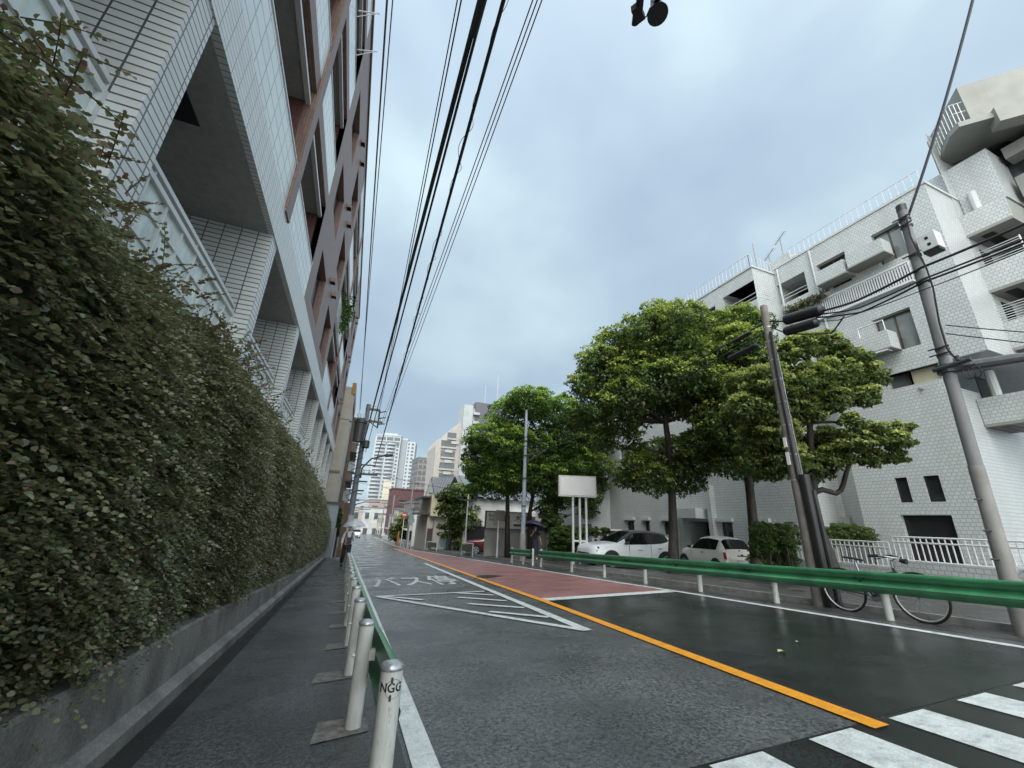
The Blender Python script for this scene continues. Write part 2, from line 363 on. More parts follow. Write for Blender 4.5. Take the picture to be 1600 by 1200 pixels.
line('orange_centre_line', x_or, .15, [2.1, 4, 6, 8, 11, 14, 18, 22, 27, 32, 38, 46, 52], M_orange, .016)
mb = MB()
for a in (2.06, 2.87, 3.68, 4.53, 5.37, 6.2):
    ys = [2.17, .8, -.6, -2]
    for p, q in zip(ys, ys[1:]): mb.quad(*[(X, Y, gz(X, Y)+.013) for X, Y in ((a, q), (a+.41, q), (a+.41, p), (a, p))])
T(mb.build('crossing_stripes', M_white), kind='structure')
mb = MB()
def stroke(p0, p1, wd, dz=.016):
    a, b = [Vector((p.x, p.y, 0)) for p in (gr(*p0), gr(*p1))]; d = (b-a).normalized(); n = Vector((-d.y, d.x, 0))*wd/2
    k = 6; 
    for i in range(k):
        s, e_ = a.lerp(b, i/k), a.lerp(b, (i+1)/k)
        mb.quad(*[(q.x, q.y, gz(q.x, q.y)+dz) for q in (s-n, s+n, e_+n, e_-n)])
stroke((664, 881), (918, 987), .15); 
stroke((588, 933), (912, 986), .13, .0165); stroke((588, 933), (757, 925), .13, .017)
for a, b in (((715, 934.5), (791, 940)), ((731, 944.5), (819, 951)), ((600, 933), (661, 938.5)), ((765, 957), (858, 966)), ((706, 927), (771, 931))): stroke(a, b, .12, .0175)
T(mb.build('hatched_marking', M_white), kind='structure')
mb = MB()
for i in range(6):
    xa = 3.9+(7.12-3.9)*i/6; xb = 3.9+(7.12-3.9)*(i+1)/6
    mb.quad(*[(X, Y, gz(X, Y)+.014) for X, Y in ((xa, 8.0), (xb, 8.0), (xb, 8.34), (xa, 8.34))])
T(mb.build('stop_line', M_white), kind='structure')
vs, fs = text_mb('バス停', 1.0, .016)
mb = MB(); mb.add([(2.05+x*.82, 12.9+y*3.0, gz(2.05+x*.82, 12.9+y*3.0)+.013) for x, y, z in vs], fs)
T(mb.build('bus_stop_lettering', M_faded), kind='structure')

# manhole
p = gr(769, 902)
mh = thing('manhole_cover', (p.x, p.y, gz(p.x, p.y)), 'round dark iron manhole cover set in the red bus lane', 'manhole cover')
M_iron = mat('wet cast iron', (.03, .027, .025), .35, .4, 30, metal=.5, bump=1, bscale=60)
b = MB(); b.lathe([(.44, .0), (.44, .014), (.40, .016), (.0, .017)], (p.x, p.y, gz(p.x, p.y)), 28); b.build('cover', M_iron, mh)
b = MB(); b.lathe([(.50, .0), (.50, .0125), (.45, .0125)], (p.x, p.y, gz(p.x, p.y)), 28); b.build('rim', mat('rusty ring', (.07, .05, .04), .6), mh)

# left pavement, gutter, footings
sheet('pavement', [-.92, .1, lambda y: x_lw(y)-.2], FINE, .012, M_walk)
sheet('gutter', [-1.2, -.92], FINE, .009, M_gut)
mb = MB()
for a, b in zip(FINE[1:], FINE[2:-3]):
    for (x0, x1) in ((x_lw(a)-.2, x_lw(a)-.09),):
        z0, z1 = gz(x0, a), gz(x0, b)
        mb.add([(x0, a, z0-.1), (x1, a, z0-.1), (x1, b, z1-.1), (x0, b, z1-.1), (x0, a, z0+.035), (x1-.02, a, z0+.03), (x1-.02, b, z1+.03), (x0, b, z1+.035)],
               [(4, 5, 6, 7), (1, 2, 6, 5), (0, 4, 7, 3), (0, 1, 5, 4), (3, 7, 6, 2)])
T(mb.build('kerb', M_gut), kind='structure')
# right pavement with a real kerb, car park beyond
mb = MB(); ks = [-10, 0, 4, 8, 12, 16, 20, 26, 32, 40, 50]
for a, b in zip(ks, ks[1:]):
    X0, X1 = 8.14, 8.3
    za, zb = gz(X0, a), gz(X0, b)
    mb.add([(X0, a, za-.1), (X1, a, za-.1), (X1, b, zb-.1), (X0, b, zb-.1), (X0+.02, a, za+.1), (X1, a, za+.1), (X1, b, zb+.1), (X0+.02, b, zb+.1)], [(4, 5, 6, 7), (0, 4, 7, 3), (1, 2, 6, 5), (0, 1, 5, 4), (3, 7, 6, 2)])
T(mb.build('kerb', M_kerb), kind='structure')
sheet('pavement', [8.3, 9.6], ks, .098, M_walkr)
sheet('car_park', [9.6, 12, 16, 21], [-10, 0, 4, 8, 12, 16, 20, 26], .006, M_ground)
sheet('gutter', [lambda y: x_rw(y)+.35, 8.14], ks, .008, M_walkr)
# ------------------------------------------------------------------ left apartment block
XL = -1.95
M_tileL = tile_mat('white facade tile', (.62, .64, .62), (.09, .095, .09), .24, .082, .009, 0, .3, .05, dirt=.35, dcol=(.3, .3, .27))
M_beamL = tile_mat('white beam tile', (.66, .69, .67), (.2, .21, .2), .23, .075, .006, 0, .3, .05, dirt=.2, dcol=(.4, .4, .37))
M_panelL = tile_mat('white grid panel', (.66, .73, .71), (.3, .34, .33), .33, .25, .012, 0, .2, .05)
M_brown = tile_mat('brown facade tile', (.20, .118, .09), (.105, .065, .05), .05, .22, .008, 0, .45, .18, dirt=.25, dcol=(.22, .15, .14))
M_brownd = tile_mat('red brown brick', (.12, .045, .04), (.045, .03, .028), .22, .075, .01, .5, .5, .2)
M_soff = mat('painted soffit', (.36, .37, .345), .8, .12, 12, bump=.5, bscale=120, dirt=.3)
M_alu = mat('white aluminium', (.62, .64, .63), .35, .06, 6)
M_frost = mat('marbled frosted glass', (.56, .64, .61), .22, .28, 2.6, spec=.6, stretch=(1, 3, 1.2))
M_wing = glass_mat('dark window glass', (.02, .024, .026), .05, .8)
M_glassL = glass_mat('grey window glass', (.2, .22, .22), .08, .9)
M_black = mat('black metal', (.015, .015, .016), .4, .3)
frL = lambda u, v, d: (XL-d, u, v)
bl = thing('apartment_building', (XL, 3, 0), 'tall white and brown tiled apartment block with frosted balcony panels above the hedge', 'apartment building')
b = MB(); b.box((-16, -6, -1), (XL-1.7, 34, 17.5)); b.build('body', M_brownd, bl)
b = MB(); b.box((XL-1.7, -6, -1.5), (XL-.02, 34, 2.95)); b.build('base_wall', M_tileL, bl)
b = MB(); b.box((XL-.3, -6, 5.64), (XL+.02, 34.1, 6.34)); b.build('beam', M_beamL, bl)
b = MB(); b.box((XL-1.7, -6, 5.63), (XL-.07, 34, 5.8)); b.build('soffit', M_soff, bl)
pil = [3.06+3.64*i for i in range(-2, 9)]
for i, y in enumerate(pil):
    b = MB(); b.box((XL-1.2, y, -1.5), (XL, y+.36, 5.64)); b.build('pillar', M_tileL, bl)
    if i == len(pil)-1: continue
    y0, y1 = y+.36, pil[i+1]
    # recess: back wall window
    b = MB(); fbox(b, frL, y0, y1, 2.9, 5.66, 1.55, 1.65); b.build('back_wall', M_tileL, bl)
    window(frL, (y0+.5, y1-.5, 3.0, 5.2), 1.56, bl, M_alu, M_wing, 3)
    fr_ = MB(); z0, z1 = 2.95, 4.06
    for z in (z0, z1-.03): fbox(fr_, frL, y0, y1, z, z+.055, .2, .28)
    for yy in (y0, y1-.05): fbox(fr_, frL, yy, yy+.05, z0+.055, z1-.03, .2, .28)
    nc = 8
    for k in range(1, nc): yy = y0+(y1-y0)*k/nc; fbox(fr_, frL, yy-.013, yy+.013, z0+.055, z1-.03, .215, .27)
    for k in range(1, 4): zz = z0+(z1-z0)*k/4; fbox(fr_, frL, y0+.05, y1-.05, zz-.012, zz+.012, .218, .268)
    po = fr_.build('balcony_panel', M_alu, bl)
    g = MB(); fbox(g, frL, y0+.02, y1-.02, z0+.02, z1-.01, .238, .25); g.build('pane', M_frost, po)
    hr = MB(); fbox(hr, frL, y0, y1, 4.17, 4.22, .22, .27)
    for yy in (y0+.5, (y0+y1)/2, y1-.5): fbox(hr, frL, yy-.012, yy+.012, 4.085, 4.17, .235, .255)
    hr.build('handrail', M_alu, bl)
    v = MB(); v.box((XL-.95, y0+.75, 5.615), (XL-.5, y0+1.35, 5.632)); v.build('ceiling_vent', M_black, bl)
bays = [(-6, .2), (.55, 6.86), (7.2, 10.24), (17.6, 21.95), (22.25, 26.6)]
walls = [(10.24, 17.6), (26.6, 34.0)]
for k in range(3):
    B = 6.34+3.34*k
    for (a, c) in bays:
        p = MB(); fbox(p, frL, a, c, B-.0, B+1.02, 0, .12); po = p.build('balcony_panel', M_panelL, bl)
        p = MB(); fbox(p, frL, a, c, B+1.02, B+1.06, -.015, .13)
        for q in range(int((c-a)/.9)+1): fbox(p, frL, a+.2+q*.9, a+.24+q*.9, B+1.06, B+1.09, .0, .05)
        p.build('top_rail', M_alu, po)
        p = MB(); fbox(p, frL, a, c, B+2.55, B+2.63, .05, .14); p.build('ceiling_edge', M_alu, bl)
        p = MB(); fbox(p, frL, a, c, B+2.93, B+3.34, .0, .3); p.build('floor_band', M_brown, bl)
        p = MB(); fbox(p, frL, a, c, B+2.6, B+2.93, .15, 1.7); p.build('soffit', M_soff, bl)
        p = MB(); fbox(p, frL, c-.02, c+.12, B-.3, B+2.93, .16, 1.7); p.build('side_wall', M_brownd, bl)
        window(frL, (a+.5, c-.6, B, B+2.2), 1.66, bl, M_black, M_wing, 3)
        p = MB(); fbox(p, frL, a+.9, a+1.15, B+2.58, B+2.6, .5, .75); p.build('ceiling_vent', M_black, bl)
    for (a, c) in walls:
        w1, w2 = (a+.95, a+2.75), (a+4.4, a+6.5)
        hs = [(*w1, B+.48, B+2.2), (*w2, B+.48, B+2.2)]
        p = MB(); wall(p, frL, a, c, B, B+3.34, hs, .28); p.build('wall', M_brown, bl)
        for h in hs: window(frL, h, .27, bl, M_black, M_glassL, 2)
        for yy in (a+3.7, a+4.75):
            p = MB()
            for q in range(9):
                t = math.pi*q/8
            vs = []
            for d in (-.16, 0.0):
                for q in range(9): t = math.pi*q/8; vs.append(frL(yy-.12*math.cos(t), B+2.72+.2*math.sin(t), d))
            fs = [(q, q+1, 9+q+1, 9+q) for q in range(8)] + [tuple(range(9))]
            p.add(vs, fs); p.build('vent_hood', M_brown, bl)
for y in (.2, 6.86, 21.95):
    p = MB(); fbox(p, frL, y, y+.35 if y < 10 else y+.3, 6.3, 17.6, -.05, .35); p.build('column', M_brown, bl)
for (a, c) in bays: 
    p = MB(); fbox(p, frL, a, c, 16.36, 17.5, 0, .12); p.build('parapet', M_panelL, bl)
for (a, c) in walls:
    p = MB(); fbox(p, frL, a+.12, c-.01, 6.3, 17.4, .33, 1.75); p.build('wall_core', M_brownd, bl)
    p = MB(); fbox(p, frL, a, c, 16.36, 17.5, 0.001, .2); p.build('parapet', M_brown, bl)
p = MB(); p.box((XL-1.8, -6, 17.42), (XL-.15, 34, 17.5)); p.build('roof_slab', M_soff, bl)
p = MB(); p.box((XL-.35, -6, 17.5), (XL+.06, 34.05, 17.66)); p.build('coping', M_brown, bl)
# drying racks on the top balcony
for y, z in ((8.2, 14.3), (9.2, 14.25)):
    p = MB(); p.tube([(XL+.02, y, z), (XL+.55, y, z+.25)], .018, 6); p.tube([(XL+.02, y, z-.25), (XL+.5, y, z+.22)], .012, 6); p.build('drying_pole', M_alu, bl)

# ------------------------------------------------------------------ retaining wall
M_wallc = mat('mossy concrete', (.185, .18, .163), .62, .35, 4, bump=.8, bscale=45, dirt=.85, dscale=1.6, dcol=(.07, .071, .06), grain=.35)
def wtop(y): return gz(-1.2, y) + (.50 if y < 5 else max(.28, .50-.02*(y-5)))
mb = MB(); ys = [-4]+[i*.6 for i in range(54)]+[33.2]
sec = lambda y: [(-1.08, gz(-1.08, y)-.2), (-1.08, gz(-1.08, y)+.10), (-1.15, gz(-1.08, y)+.15), (-1.17, wtop(y)-.02), (-1.19, wtop(y)), (-1.62, wtop(y)), (-1.62, gz(-1.6, y)-.2)]
for a, c in zip(ys, ys[1:]):
    s, t = sec(a), sec(c)
    for i in range(len(s)-1): mb.quad((s[i][0], a, s[i][1]), (s[i+1][0], a, s[i+1][1]), (t[i+1][0], c, t[i+1][1]), (t[i][0], c, t[i][1]))
for y in (-4, 33.2): s = sec(y); mb.quad(*[(x, y, z) for x, z in s])
rw = mb.build('retaining_wall', M_wallc, org=(-1.3, 3, 0)); T(rw, 'low stained concrete retaining wall carrying the long hedge', 'wall')

# ------------------------------------------------------------------ hedge
M_leafH = leaf_mat('hedge leaf', [(0, (.08, .10, .05)), (.4, (.145, .168, .08)), (.7, (.20, .215, .105)), (.86, (.27, .265, .155)), (.95, (.22, .15, .105)), (1, (.36, .29, .21))], .3, .6, .3)
M_leafR = leaf_mat('young red hedge leaf', [(0, (.12, .14, .05)), (.55, (.15, .15, .065)), (.8, (.18, .11, .075)), (1, (.17, .08, .07))], .36, .5)
M_twig = mat('hedge twig', (.05, .035, .025), .8)
hd = thing('hedge', (-1.4, 6, 0), 'long tall clipped hedge with dark green and reddish leaves along the pavement', 'hedge')
def htop(y): return np.interp(y, [-2, 1.2, 2.2, 2.7, 3.6, 5.5, 8.5, 12, 18, 24, 29, 31], [2.95, 2.96, 2.64, 2.66, 2.78, 2.82, 2.8, 2.76, 2.55, 1.95, 1.25, .6])
LEAF = np.array([(0, 0, 0), (.30, .40, .13), (.72, .36, .09), (1.02, 0, -.14), (.72, -.36, .09), (.30, -.40, .13)])  # rounded oval leaf
def basis(d, up):
    d = d/np.linalg.norm(d, axis=1, keepdims=True); s = np.cross(d, up); s /= np.maximum(np.linalg.norm(s, axis=1, keepdims=True), 1e-6); n = np.cross(s, d); return d, s, n
def shoots(P, D, Ln, nl, ls, droop=.25, spread=1.0, rng=RNG, upv=(0, 0, 1.)):
    """leafy shoots: base P (n,3), direction D, length Ln (n), nl leaves each of size ls"""
    n = len(P); D = D/np.linalg.norm(D, axis=1, keepdims=True); out = []
    up = np.tile(upv, (n, 1)) + rng.normal(0, .25, (n, 3)); d, s, nn = basis(D, up)
    for i in range(nl):
        t = (i+.6)/nl; c = P + d*(Ln*t)[:, None] - np.array((0, 0, 1.))*(droop*Ln*t*t)[:, None]
        side = 1 if i % 2 else -1
        ld = d*(.55+.5*t) + s*side*spread*(1-.45*t) + nn*rng.normal(.0, .25, n)[:, None] - np.array((0, 0, .25))
        if i == nl-1: ld = d + rng.normal(0, .1, (n, 3))
        a, b_, c_ = basis(ld, nn + rng.normal(0, .3, (n, 3)))
        sz = ls*rng.uniform(.7, 1.15, n)*(1-.35*t)
        out.append(c[:, None, :] + sz[:, None, None]*(LEAF[None, :, 0:1]*a[:, None, :] + LEAF[None, :, 1:2]*b_[:, None, :] + LEAF[None, :, 2:3]*c_[:, None, :]))
    return np.concatenate(out)
def hedge_layer(n, y0, y1, ls, Ln, nl, inset, seed):
    rng = np.random.default_rng(seed)
    y = rng.uniform(y0, y1, n); t = rng.uniform(0, 1, n)**.9
    zb = np.array([wtop(v) for v in y])+.02; zt = htop(y); z = zb-.02+(zt-zb+.02)*t
    bul = .16*np.sin(np.pi*np.clip(t, 0, 1))**.7 + .05*np.sin(y*2.1+z*1.7)+.04*np.sin(y*5.3-z*3.1)
    x = -1.33 + bul - .34*np.clip((t-.75)/.25, 0, 1)**2 - inset*rng.uniform(.2, 1, n)
    P = np.stack([x, y, z], 1)
    D = np.stack([rng.uniform(.45, 1.0, n), rng.normal(-.2, .5, n), rng.normal(.18, .28, n)+.6*np.clip((t-.85)/.15, 0, 1)], 1)
    L_ = Ln*rng.uniform(.6, 1.25, n)
    return shoots(P, D, L_, nl, ls, .55, .85, rng, (.35, -.1, 1.0))
V = [hedge_layer(2500, .3, 2.6, .035, .22, 14, .13, 1), hedge_layer(1500, .3, 2.6, .036, .15, 10, .24, 2),
     hedge_layer(3800, 2.6, 6, .037, .23, 14, .13, 3), hedge_layer(2000, 2.6, 6, .04, .16, 9, .24, 4),
     hedge_layer(3900, 6, 13, .042, .26, 12, .14, 5), hedge_layer(1800, 6, 13, .05, .17, 8, .22, 6),
     hedge_layer(4400, 13, 31, .056, .22, 8, .1, 7), hedge_layer(300, -1, .3, .04, .2, 9, .06, 8)]
V = np.concatenate(V); polys_np('foliage', V, M_leafH, hd)
# long young shoots standing out of the top
rng = np.random.default_rng(21); n = 330
y = np.concatenate([rng.uniform(.6, 6.5, 200), rng.uniform(6.5, 24, 130)]); zt = htop(y)
P = np.stack([-1.45+rng.uniform(-.2, .2, n), y, zt-.12*rng.uniform(0, 1, n)], 1)
D = np.stack([rng.normal(.25, .45, n), rng.normal(.2, .6, n), rng.uniform(.35, 1.1, n)], 1)
Lg = rng.uniform(.1, .38, n)
T(polys_np('young_shoots', shoots(P, D, Lg, 12, .036, .3, .8, rng), M_leafR, hd), kind='stuff')
mb = MB()
for i in range(n):
    d = D[i]/np.linalg.norm(D[i]); p = P[i]; pts = [p+d*Lg[i]*t-np.array((0, 0, .3*Lg[i]*t*t)) for t in (0, .35, .7, 1)]
    mb.tube(pts, [.003, .0025, .002, .001], 4, False)
T(mb.build('twigs', M_twig, hd), kind='stuff')
for p0, p1, p2 in ((onx(-40, 12, -1.28), onx(90, 60, -1.2), onx(205, 118, -1.12)), (onx(-30, 30, -1.3), onx(110, 110, -1.22), onx(215, 215, -1.15)), (onx(20, 170, -1.3), onx(120, 190, -1.22), onx(200, 228, -1.2))):
    mb = MB().tube([p0, p0.lerp(p1, .5).lerp(p1.lerp(p2, .5), .5), p2], [.004, .003, .0015], 5, False)
    Q = np.array([p0.lerp(p1, t).lerp(p1.lerp(p2, t), t) for t in np.linspace(.02, .95, 15)]); dq = np.gradient(Q, axis=0)
    so_ = polys_np('overhanging_shoot', shoots(Q, dq+rng.normal(0, .004, dq.shape), np.full(15, .03), 2, .034, 0, 1.1, rng), M_leafH, hd)
    mb.build('shoot_stem', M_twig, so_)
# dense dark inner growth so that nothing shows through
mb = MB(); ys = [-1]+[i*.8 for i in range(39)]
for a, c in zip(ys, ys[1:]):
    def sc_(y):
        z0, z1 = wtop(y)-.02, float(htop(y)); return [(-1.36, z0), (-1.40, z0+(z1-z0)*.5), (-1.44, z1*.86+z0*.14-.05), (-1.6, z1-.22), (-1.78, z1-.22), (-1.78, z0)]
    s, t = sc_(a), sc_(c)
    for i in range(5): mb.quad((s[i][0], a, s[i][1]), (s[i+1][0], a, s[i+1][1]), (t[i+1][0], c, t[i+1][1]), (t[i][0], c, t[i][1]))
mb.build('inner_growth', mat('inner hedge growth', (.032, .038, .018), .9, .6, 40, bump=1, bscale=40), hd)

# ------------------------------------------------------------------ guard rails
M_green = mat('green rail paint', (.04, .195, .085), .34, .25, 3, spec=.55, bump=.15, bscale=20, dirt=.55, dscale=4, dcol=(.02, .07, .035), coat=.1, grain=.2)
M_post = mat('off-white post paint', (.50, .52, .49), .4, .1, 5, bump=.12, bscale=40, dirt=.55, dscale=9, dcol=(.22, .2, .16))
M_zinc = mat('galvanised cap', (.42, .44, .45), .32, .25, 25, metal=.6, bump=.4, bscale=50)
WS = [(.0, .30), (-.03, .298), (-.052, .290), (-.062, .272), (-.060, .245), (-.02, .190), (-.004, .172), (-.012, .150), (-.070, .118), (-.082, .100), (-.072, .070), (-.03, .012), (.0, .0)]
def wbeam(b, x, y0, y1, zoff, sgn=1, step=1.0, hs=1.0, yoff=0):
    n = max(2, int((y1-y0)/step)+1); ys_ = [y0+(y1-y0)*i/(n-1) for i in range(n)]
    sec = [(dx*sgn, dz*hs) for dx, dz in WS]
    X = x if callable(x) else (lambda y: x)
    b.extr(sec, [(X(y), y, gz(X(y), y)+zoff) for y in ys_]); b.extr([(dx+.006*sgn, dz) for dx, dz in sec], [(X(y), y, gz(X(y), y)+zoff) for y in ys_])
    return b
gl = thing('guardrail', (.25, 3, gz(.25, 3)), 'guardrail on round off-white posts along the left pavement, green beam on its road side', 'guardrail')
xg = pl([(.30, -2), (.30, 2.3), (.23, 3.5), (.20, 8), (.16, 30)])
PY = [2.28, 3.42, 4.62, 5.78, 7.0]+[8.25+1.35*i for i in range(14)]
for i, y in enumerate(PY):
    x = xg(y); z = gz(x, y); r = .052
    b = MB(); b.lathe([(r, -.2), (r, .62), (r*.98, .635)], (x, y, z), 20); po = b.build('post', M_post, gl, smooth='auto')
    if i < 11:
        b = MB(); b.lathe([(r*1.02, .618), (r*1.09, .622), (r*1.1, .632), (r*.98, .642), (r*.5, .650), (.001, .652)], (x, y, z), 20); b.build('post_cap', M_zinc, po, smooth=True)
        if i == 0: continue
        b = MB(); b.box((x+r-.01, y-.03, z+.40), (x+.082, y+.03, z+.46)); b.tube([(x-.07, y, z+.43), (x+.09, y, z+.43)], .012, 8); b.build('bracket', M_post, po)
b = MB(); wbeam(b, lambda y: xg(y)+(.078 if y > 3.3 else .078-.035*(3.3-y)), 2.5, 26.6, .27, -.72, .4); b.build('beam', M_green, gl, smooth='auto')
for y in (4.62, 8.25, 10.95, 13.65):
    pass
# lettering and marks scratched on the nearest post
vs, fs = text_mb('NGG', .05, .0012)
y, x = PY[0], xg(PY[0]); z = gz(x, y); mk = MB(); R = .0532
mk.add([(x+R*math.sin(q/R*1.0-.05+0), y-R*math.cos(q/R*1.0-.05), z+.555+v) for q, v, _ in vs], fs)
mk.build('scrawled_letters', M_black, [o for o in gl.children if o.name.startswith('post')][0])
mk = MB()
def onpost(a, v, rr=R): return (x+rr*math.sin(a), y-rr*math.cos(a), z+v)
for a0, v0, v1, wd in ((-.02, .575, .598, .2), (-.05, .505, .53, .2)): mk.quad(onpost(a0-wd/2, v0, R+.0004), onpost(a0+wd/2, v0, R+.0004), onpost(a0+wd/2, v1, R+.0004), onpost(a0-wd/2, v1, R+.0004))
for k in range(28):
    t0, t1 = math.pi*2*k/28, math.pi*2*(k+1)/28
    def cc(t, q): return onpost(.18+q/.052*math.cos(t), .552+q*math.sin(t), R+.0006)
    mk.quad(cc(t0, .038), cc(t1, .038), cc(t1, .0365), cc(t0, .0365))
rs = random.Random(5)
for k in range(46):
    a0 = rs.uniform(-.7, .9); v = rs.choice([rs.uniform(.0, .25), rs.uniform(.02, .5)]); h_ = rs.uniform(.004, .045); dx = rs.uniform(-.06, .06); wd = rs.uniform(.008, .03)
    mk.quad(onpost(a0, v, R+.0003), onpost(a0+wd, v, R+.0003), onpost(a0+dx+wd*.6, v+h_, R+.0003), onpost(a0+dx, v+h_, R+.0003))
mk.build('scratches', mat('scratch', (.05, .045, .04), .7), [o for o in gl.children if o.name.startswith('post')][0])
mb = MB()
for i, y in enumerate(PY[:16]):
    x = xg(y); rs = random.Random(i); a, c = x-.24-rs.uniform(0, .08), x+.1; 
    mb.quad(*[(X, Y, gz(X, Y)+.0165) for X, Y in ((a, y-.12-rs.uniform(0, .05)), (c, y-.1), (c-.02, y+.15), (a+.03, y+.14+rs.uniform(0, .04)))])
T(mb.build('post_footings', M_patch), kind='structure')

xr = pl([(7.68, -4), (7.70, 4), (7.69, 10), (7.74, 14), (7.86, 17), (7.92, 21)])
def rail(y0, y1, posts, label, ends=(False, True)):
    g = thing('guardrail', (xr(y0), y0, gz(xr(y0), y0)), label, 'guardrail', 'green guardrails along the right kerb')
    b = MB(); wbeam(b, lambda y: xr(y)-.06, y0, y1, .36, 1, .5); b.build('beam', M_green, g, smooth='auto')
    for i, y in enumerate(posts):
        x = xr(y); z = gz(x, y); top = .70 if (i == len(posts)-1 and ends[1]) or (i == 0 and ends[0]) else .6
        b = MB(); b.lathe([(.05, -.2), (.05, top-.02), (.03, top)], (x, y, z), 16); po = b.build('post', M_post, g, smooth='auto')
        b = MB(); b.box((x-.07, y-.04, z+.42), (x-.045, y+.04, z+.55)); b.build('bracket', M_green, po)
    return g
def bolts(g, y0, y1):
    b = MB(); y = y0
    while y < y1:
        for dy, zz in ((0, .5), (.12, .5), (.06, .46)): X = xr(y)-.06-.03; b.tube([(X+.03, y+dy, gz(X, y)+zz+.05), (X-.012, y+dy, gz(X, y)+zz+.05)], .012, 6)
        y += 2.0
    b.build('bolts', M_black, g)
rl = rail(-2.5, 16.75, [.4, 2.3, 4.22, 6.0, 7.84, 9.75, 11.74, 13.87, 16.7], 'long green corrugated guardrail in front of the bicycle and the white car'); bolts(rl, .4, 16.6)
rail(17.6, 20.3, [17.6, 18.75, 20.26], 'short green guardrail in front of the woman under the dark umbrella', (True, True))
# short pipe fences further down the kerb
def pipe_fence(pxa, pxb, label, solid):
    ya, yb = gx(pxb, 7.9), gx(pxa, 7.9); g = thing('pipe_fence', (7.9, ya, gz(7.9, ya)), label, 'fence', 'short kerbside fences with green panels')
    b = MB()
    for y in (ya, yb): b.tube([(7.9, y, gz(7.9, y)-.1), (7.9, y, gz(7.9, y)+.82)], .05, 8)
    b.tube([(7.9, ya, gz(7.9, ya)+.8), (7.9, yb, gz(7.9, yb)+.8)], .045, 8); b.build('frame', M_post, g)
    b = MB(); z0, z1 = gz(7.9, ya), gz(7.9, yb)
    b.add([(7.87, ya, z0+.3), (7.87, yb, z1+.3), (7.87, yb, z1+.72), (7.87, ya, z0+.72), (7.91, ya, z0+.3), (7.91, yb, z1+.3), (7.91, yb, z1+.72), (7.91, ya, z0+.72)], [(0, 1, 2, 3), (4, 7, 6, 5), (0, 4, 5, 1), (3, 2, 6, 7)])
    b.build('panel', mat('olive panel', (.06, .10, .05), .5), g)
pipe_fence(721, 738, 'short white pipe fence with green panel in front of the red car', True)
pipe_fence(667, 682, 'short white pipe fence with green panel beside the standing board', True)
# row of white railings far down the street
for i in range(9):
    y = 52+i*5.2; x = 7.3
    g = MB()
    for yy in (y, y+1.6, y+3.2): g.tube([(x, yy, gz(x, yy)-.1), (x, yy, gz(x, yy)+.85)], .05, 6)
    for h_ in (.8, .45): g.tube([(x, y, gz(x, y)+h_), (x, y+3.2, gz(x, y+3.2)+h_)], .035, 6)
    T(g.build('railing', M_alu, org=(x, y, gz(x, y))), 'one of the small white pipe railings in the row far down the street', 'railing', 'white railings far down the kerb')
# ------------------------------------------------------------------ white tiled building on the right
M_tileR = tile_mat('white glazed brick tile', (.465, .493, .488), (.275, .298, .298), .135, .118, .0095, .5, .28, .06, dirt=.6, dcol=(.33, .33, .31))
M_capR = mat('white render', (.44, .465, .46), .5, .08, 3, dirt=.35, dcol=(.3, .3, .28))
M_plain = mat('grey beige render', (.235, .24, .22), .7, .1, 2, bump=.3, bscale=60, dirt=.45, dscale=.7, dcol=(.14, .14, .125))
M_brf = mat('brown window frame', (.06, .05, .042), .4)
M_paneR = glass_mat('pale window pane', (.21, .235, .225), .08, .9)
M_trim0 = mat('dark gate', (.02, .02, .02), .5)
M_beige = mat('beige blind', (.36, .34, .24), .7, .08, 4)
M_bars = mat('white railing paint', (.58, .60, .60), .4, .05, 5)
K1 = 18/15.5
def Nz(z): return 1.2+(z-1.2)*K1
XR = 18.0
br = thing('tiled_building', (XR, 9, 0), 'large white brick tiled apartment building with stepped volumes and window boxes on the right', 'apartment building')
frR = lambda u, v, d: (XR+d, u, v)
frU = lambda u, v, d: (XR-.06+d, u, v)
def holeN(a, b, c, d, dep=.3): return (a*K1, b*K1, Nz(c), Nz(d), dep)
big = holeN(5.89, 6.9, 6.84, 8.14); upw = holeN(5.5, 6.28, 9.9, 11.16); w2 = holeN(7.13, 8.12, 9.88, 11.12)
log = holeN(8.58, 9.72, 10.22, 11.17, 1.6); mid = holeN(8.0, 8.95, 6.8, 8.05)
UY0, UY1, UZ0, UZ1 = 5.38, 11.32, 6.95, 13.68
b = MB(); wall(b, frU, UY0, UY1, UZ0, UZ1, [big, upw, w2, log, mid], .3)
b.quad((XR-.06, UY0, UZ0), (27, UY0, UZ0), (27, UY0, UZ1), (XR-.06, UY0, UZ1))
b.quad((XR-.06, UY0, UZ0), (27, UY0, UZ0), (27, UY1, UZ0), (XR-.06, UY1, UZ0)); b.build('upper_wall', M_tileR, br)
b = MB(); b.box((XR-.1, UY0-.05, UZ1), (XR+.3, UY1, UZ1+.1)); b.box((XR+.3, UY0-.05, UZ1), (27, UY0+.2, UZ1+.1)); b.box((XR-.05, UY0+.01, UZ1-.06), (27, 24, UZ1-.01)); b.build('roof', M_capR, br)
window(frU, big, .28, br, M_brf, M_paneR, 2, curtain=(.08, .46), rows=1)
window(frU, upw, .28, br, M_brf, M_paneR, 2)
window(frU, w2, .28, br, M_brf, M_wing, 2, curtain=(.75, .97))
window(frU, mid, .28, br, M_brf, M_paneR, 2)
window(frU, log, 1.55, br, M_brf, M_wing, 2)
b = MB(); z0 = log[2]; 
for zz in (z0+.25, z0+.42): b.tube([(XR, log[0], zz), (XR, log[1], zz)], .018, 6)
b.build('loggia_rail', M_bars, br)
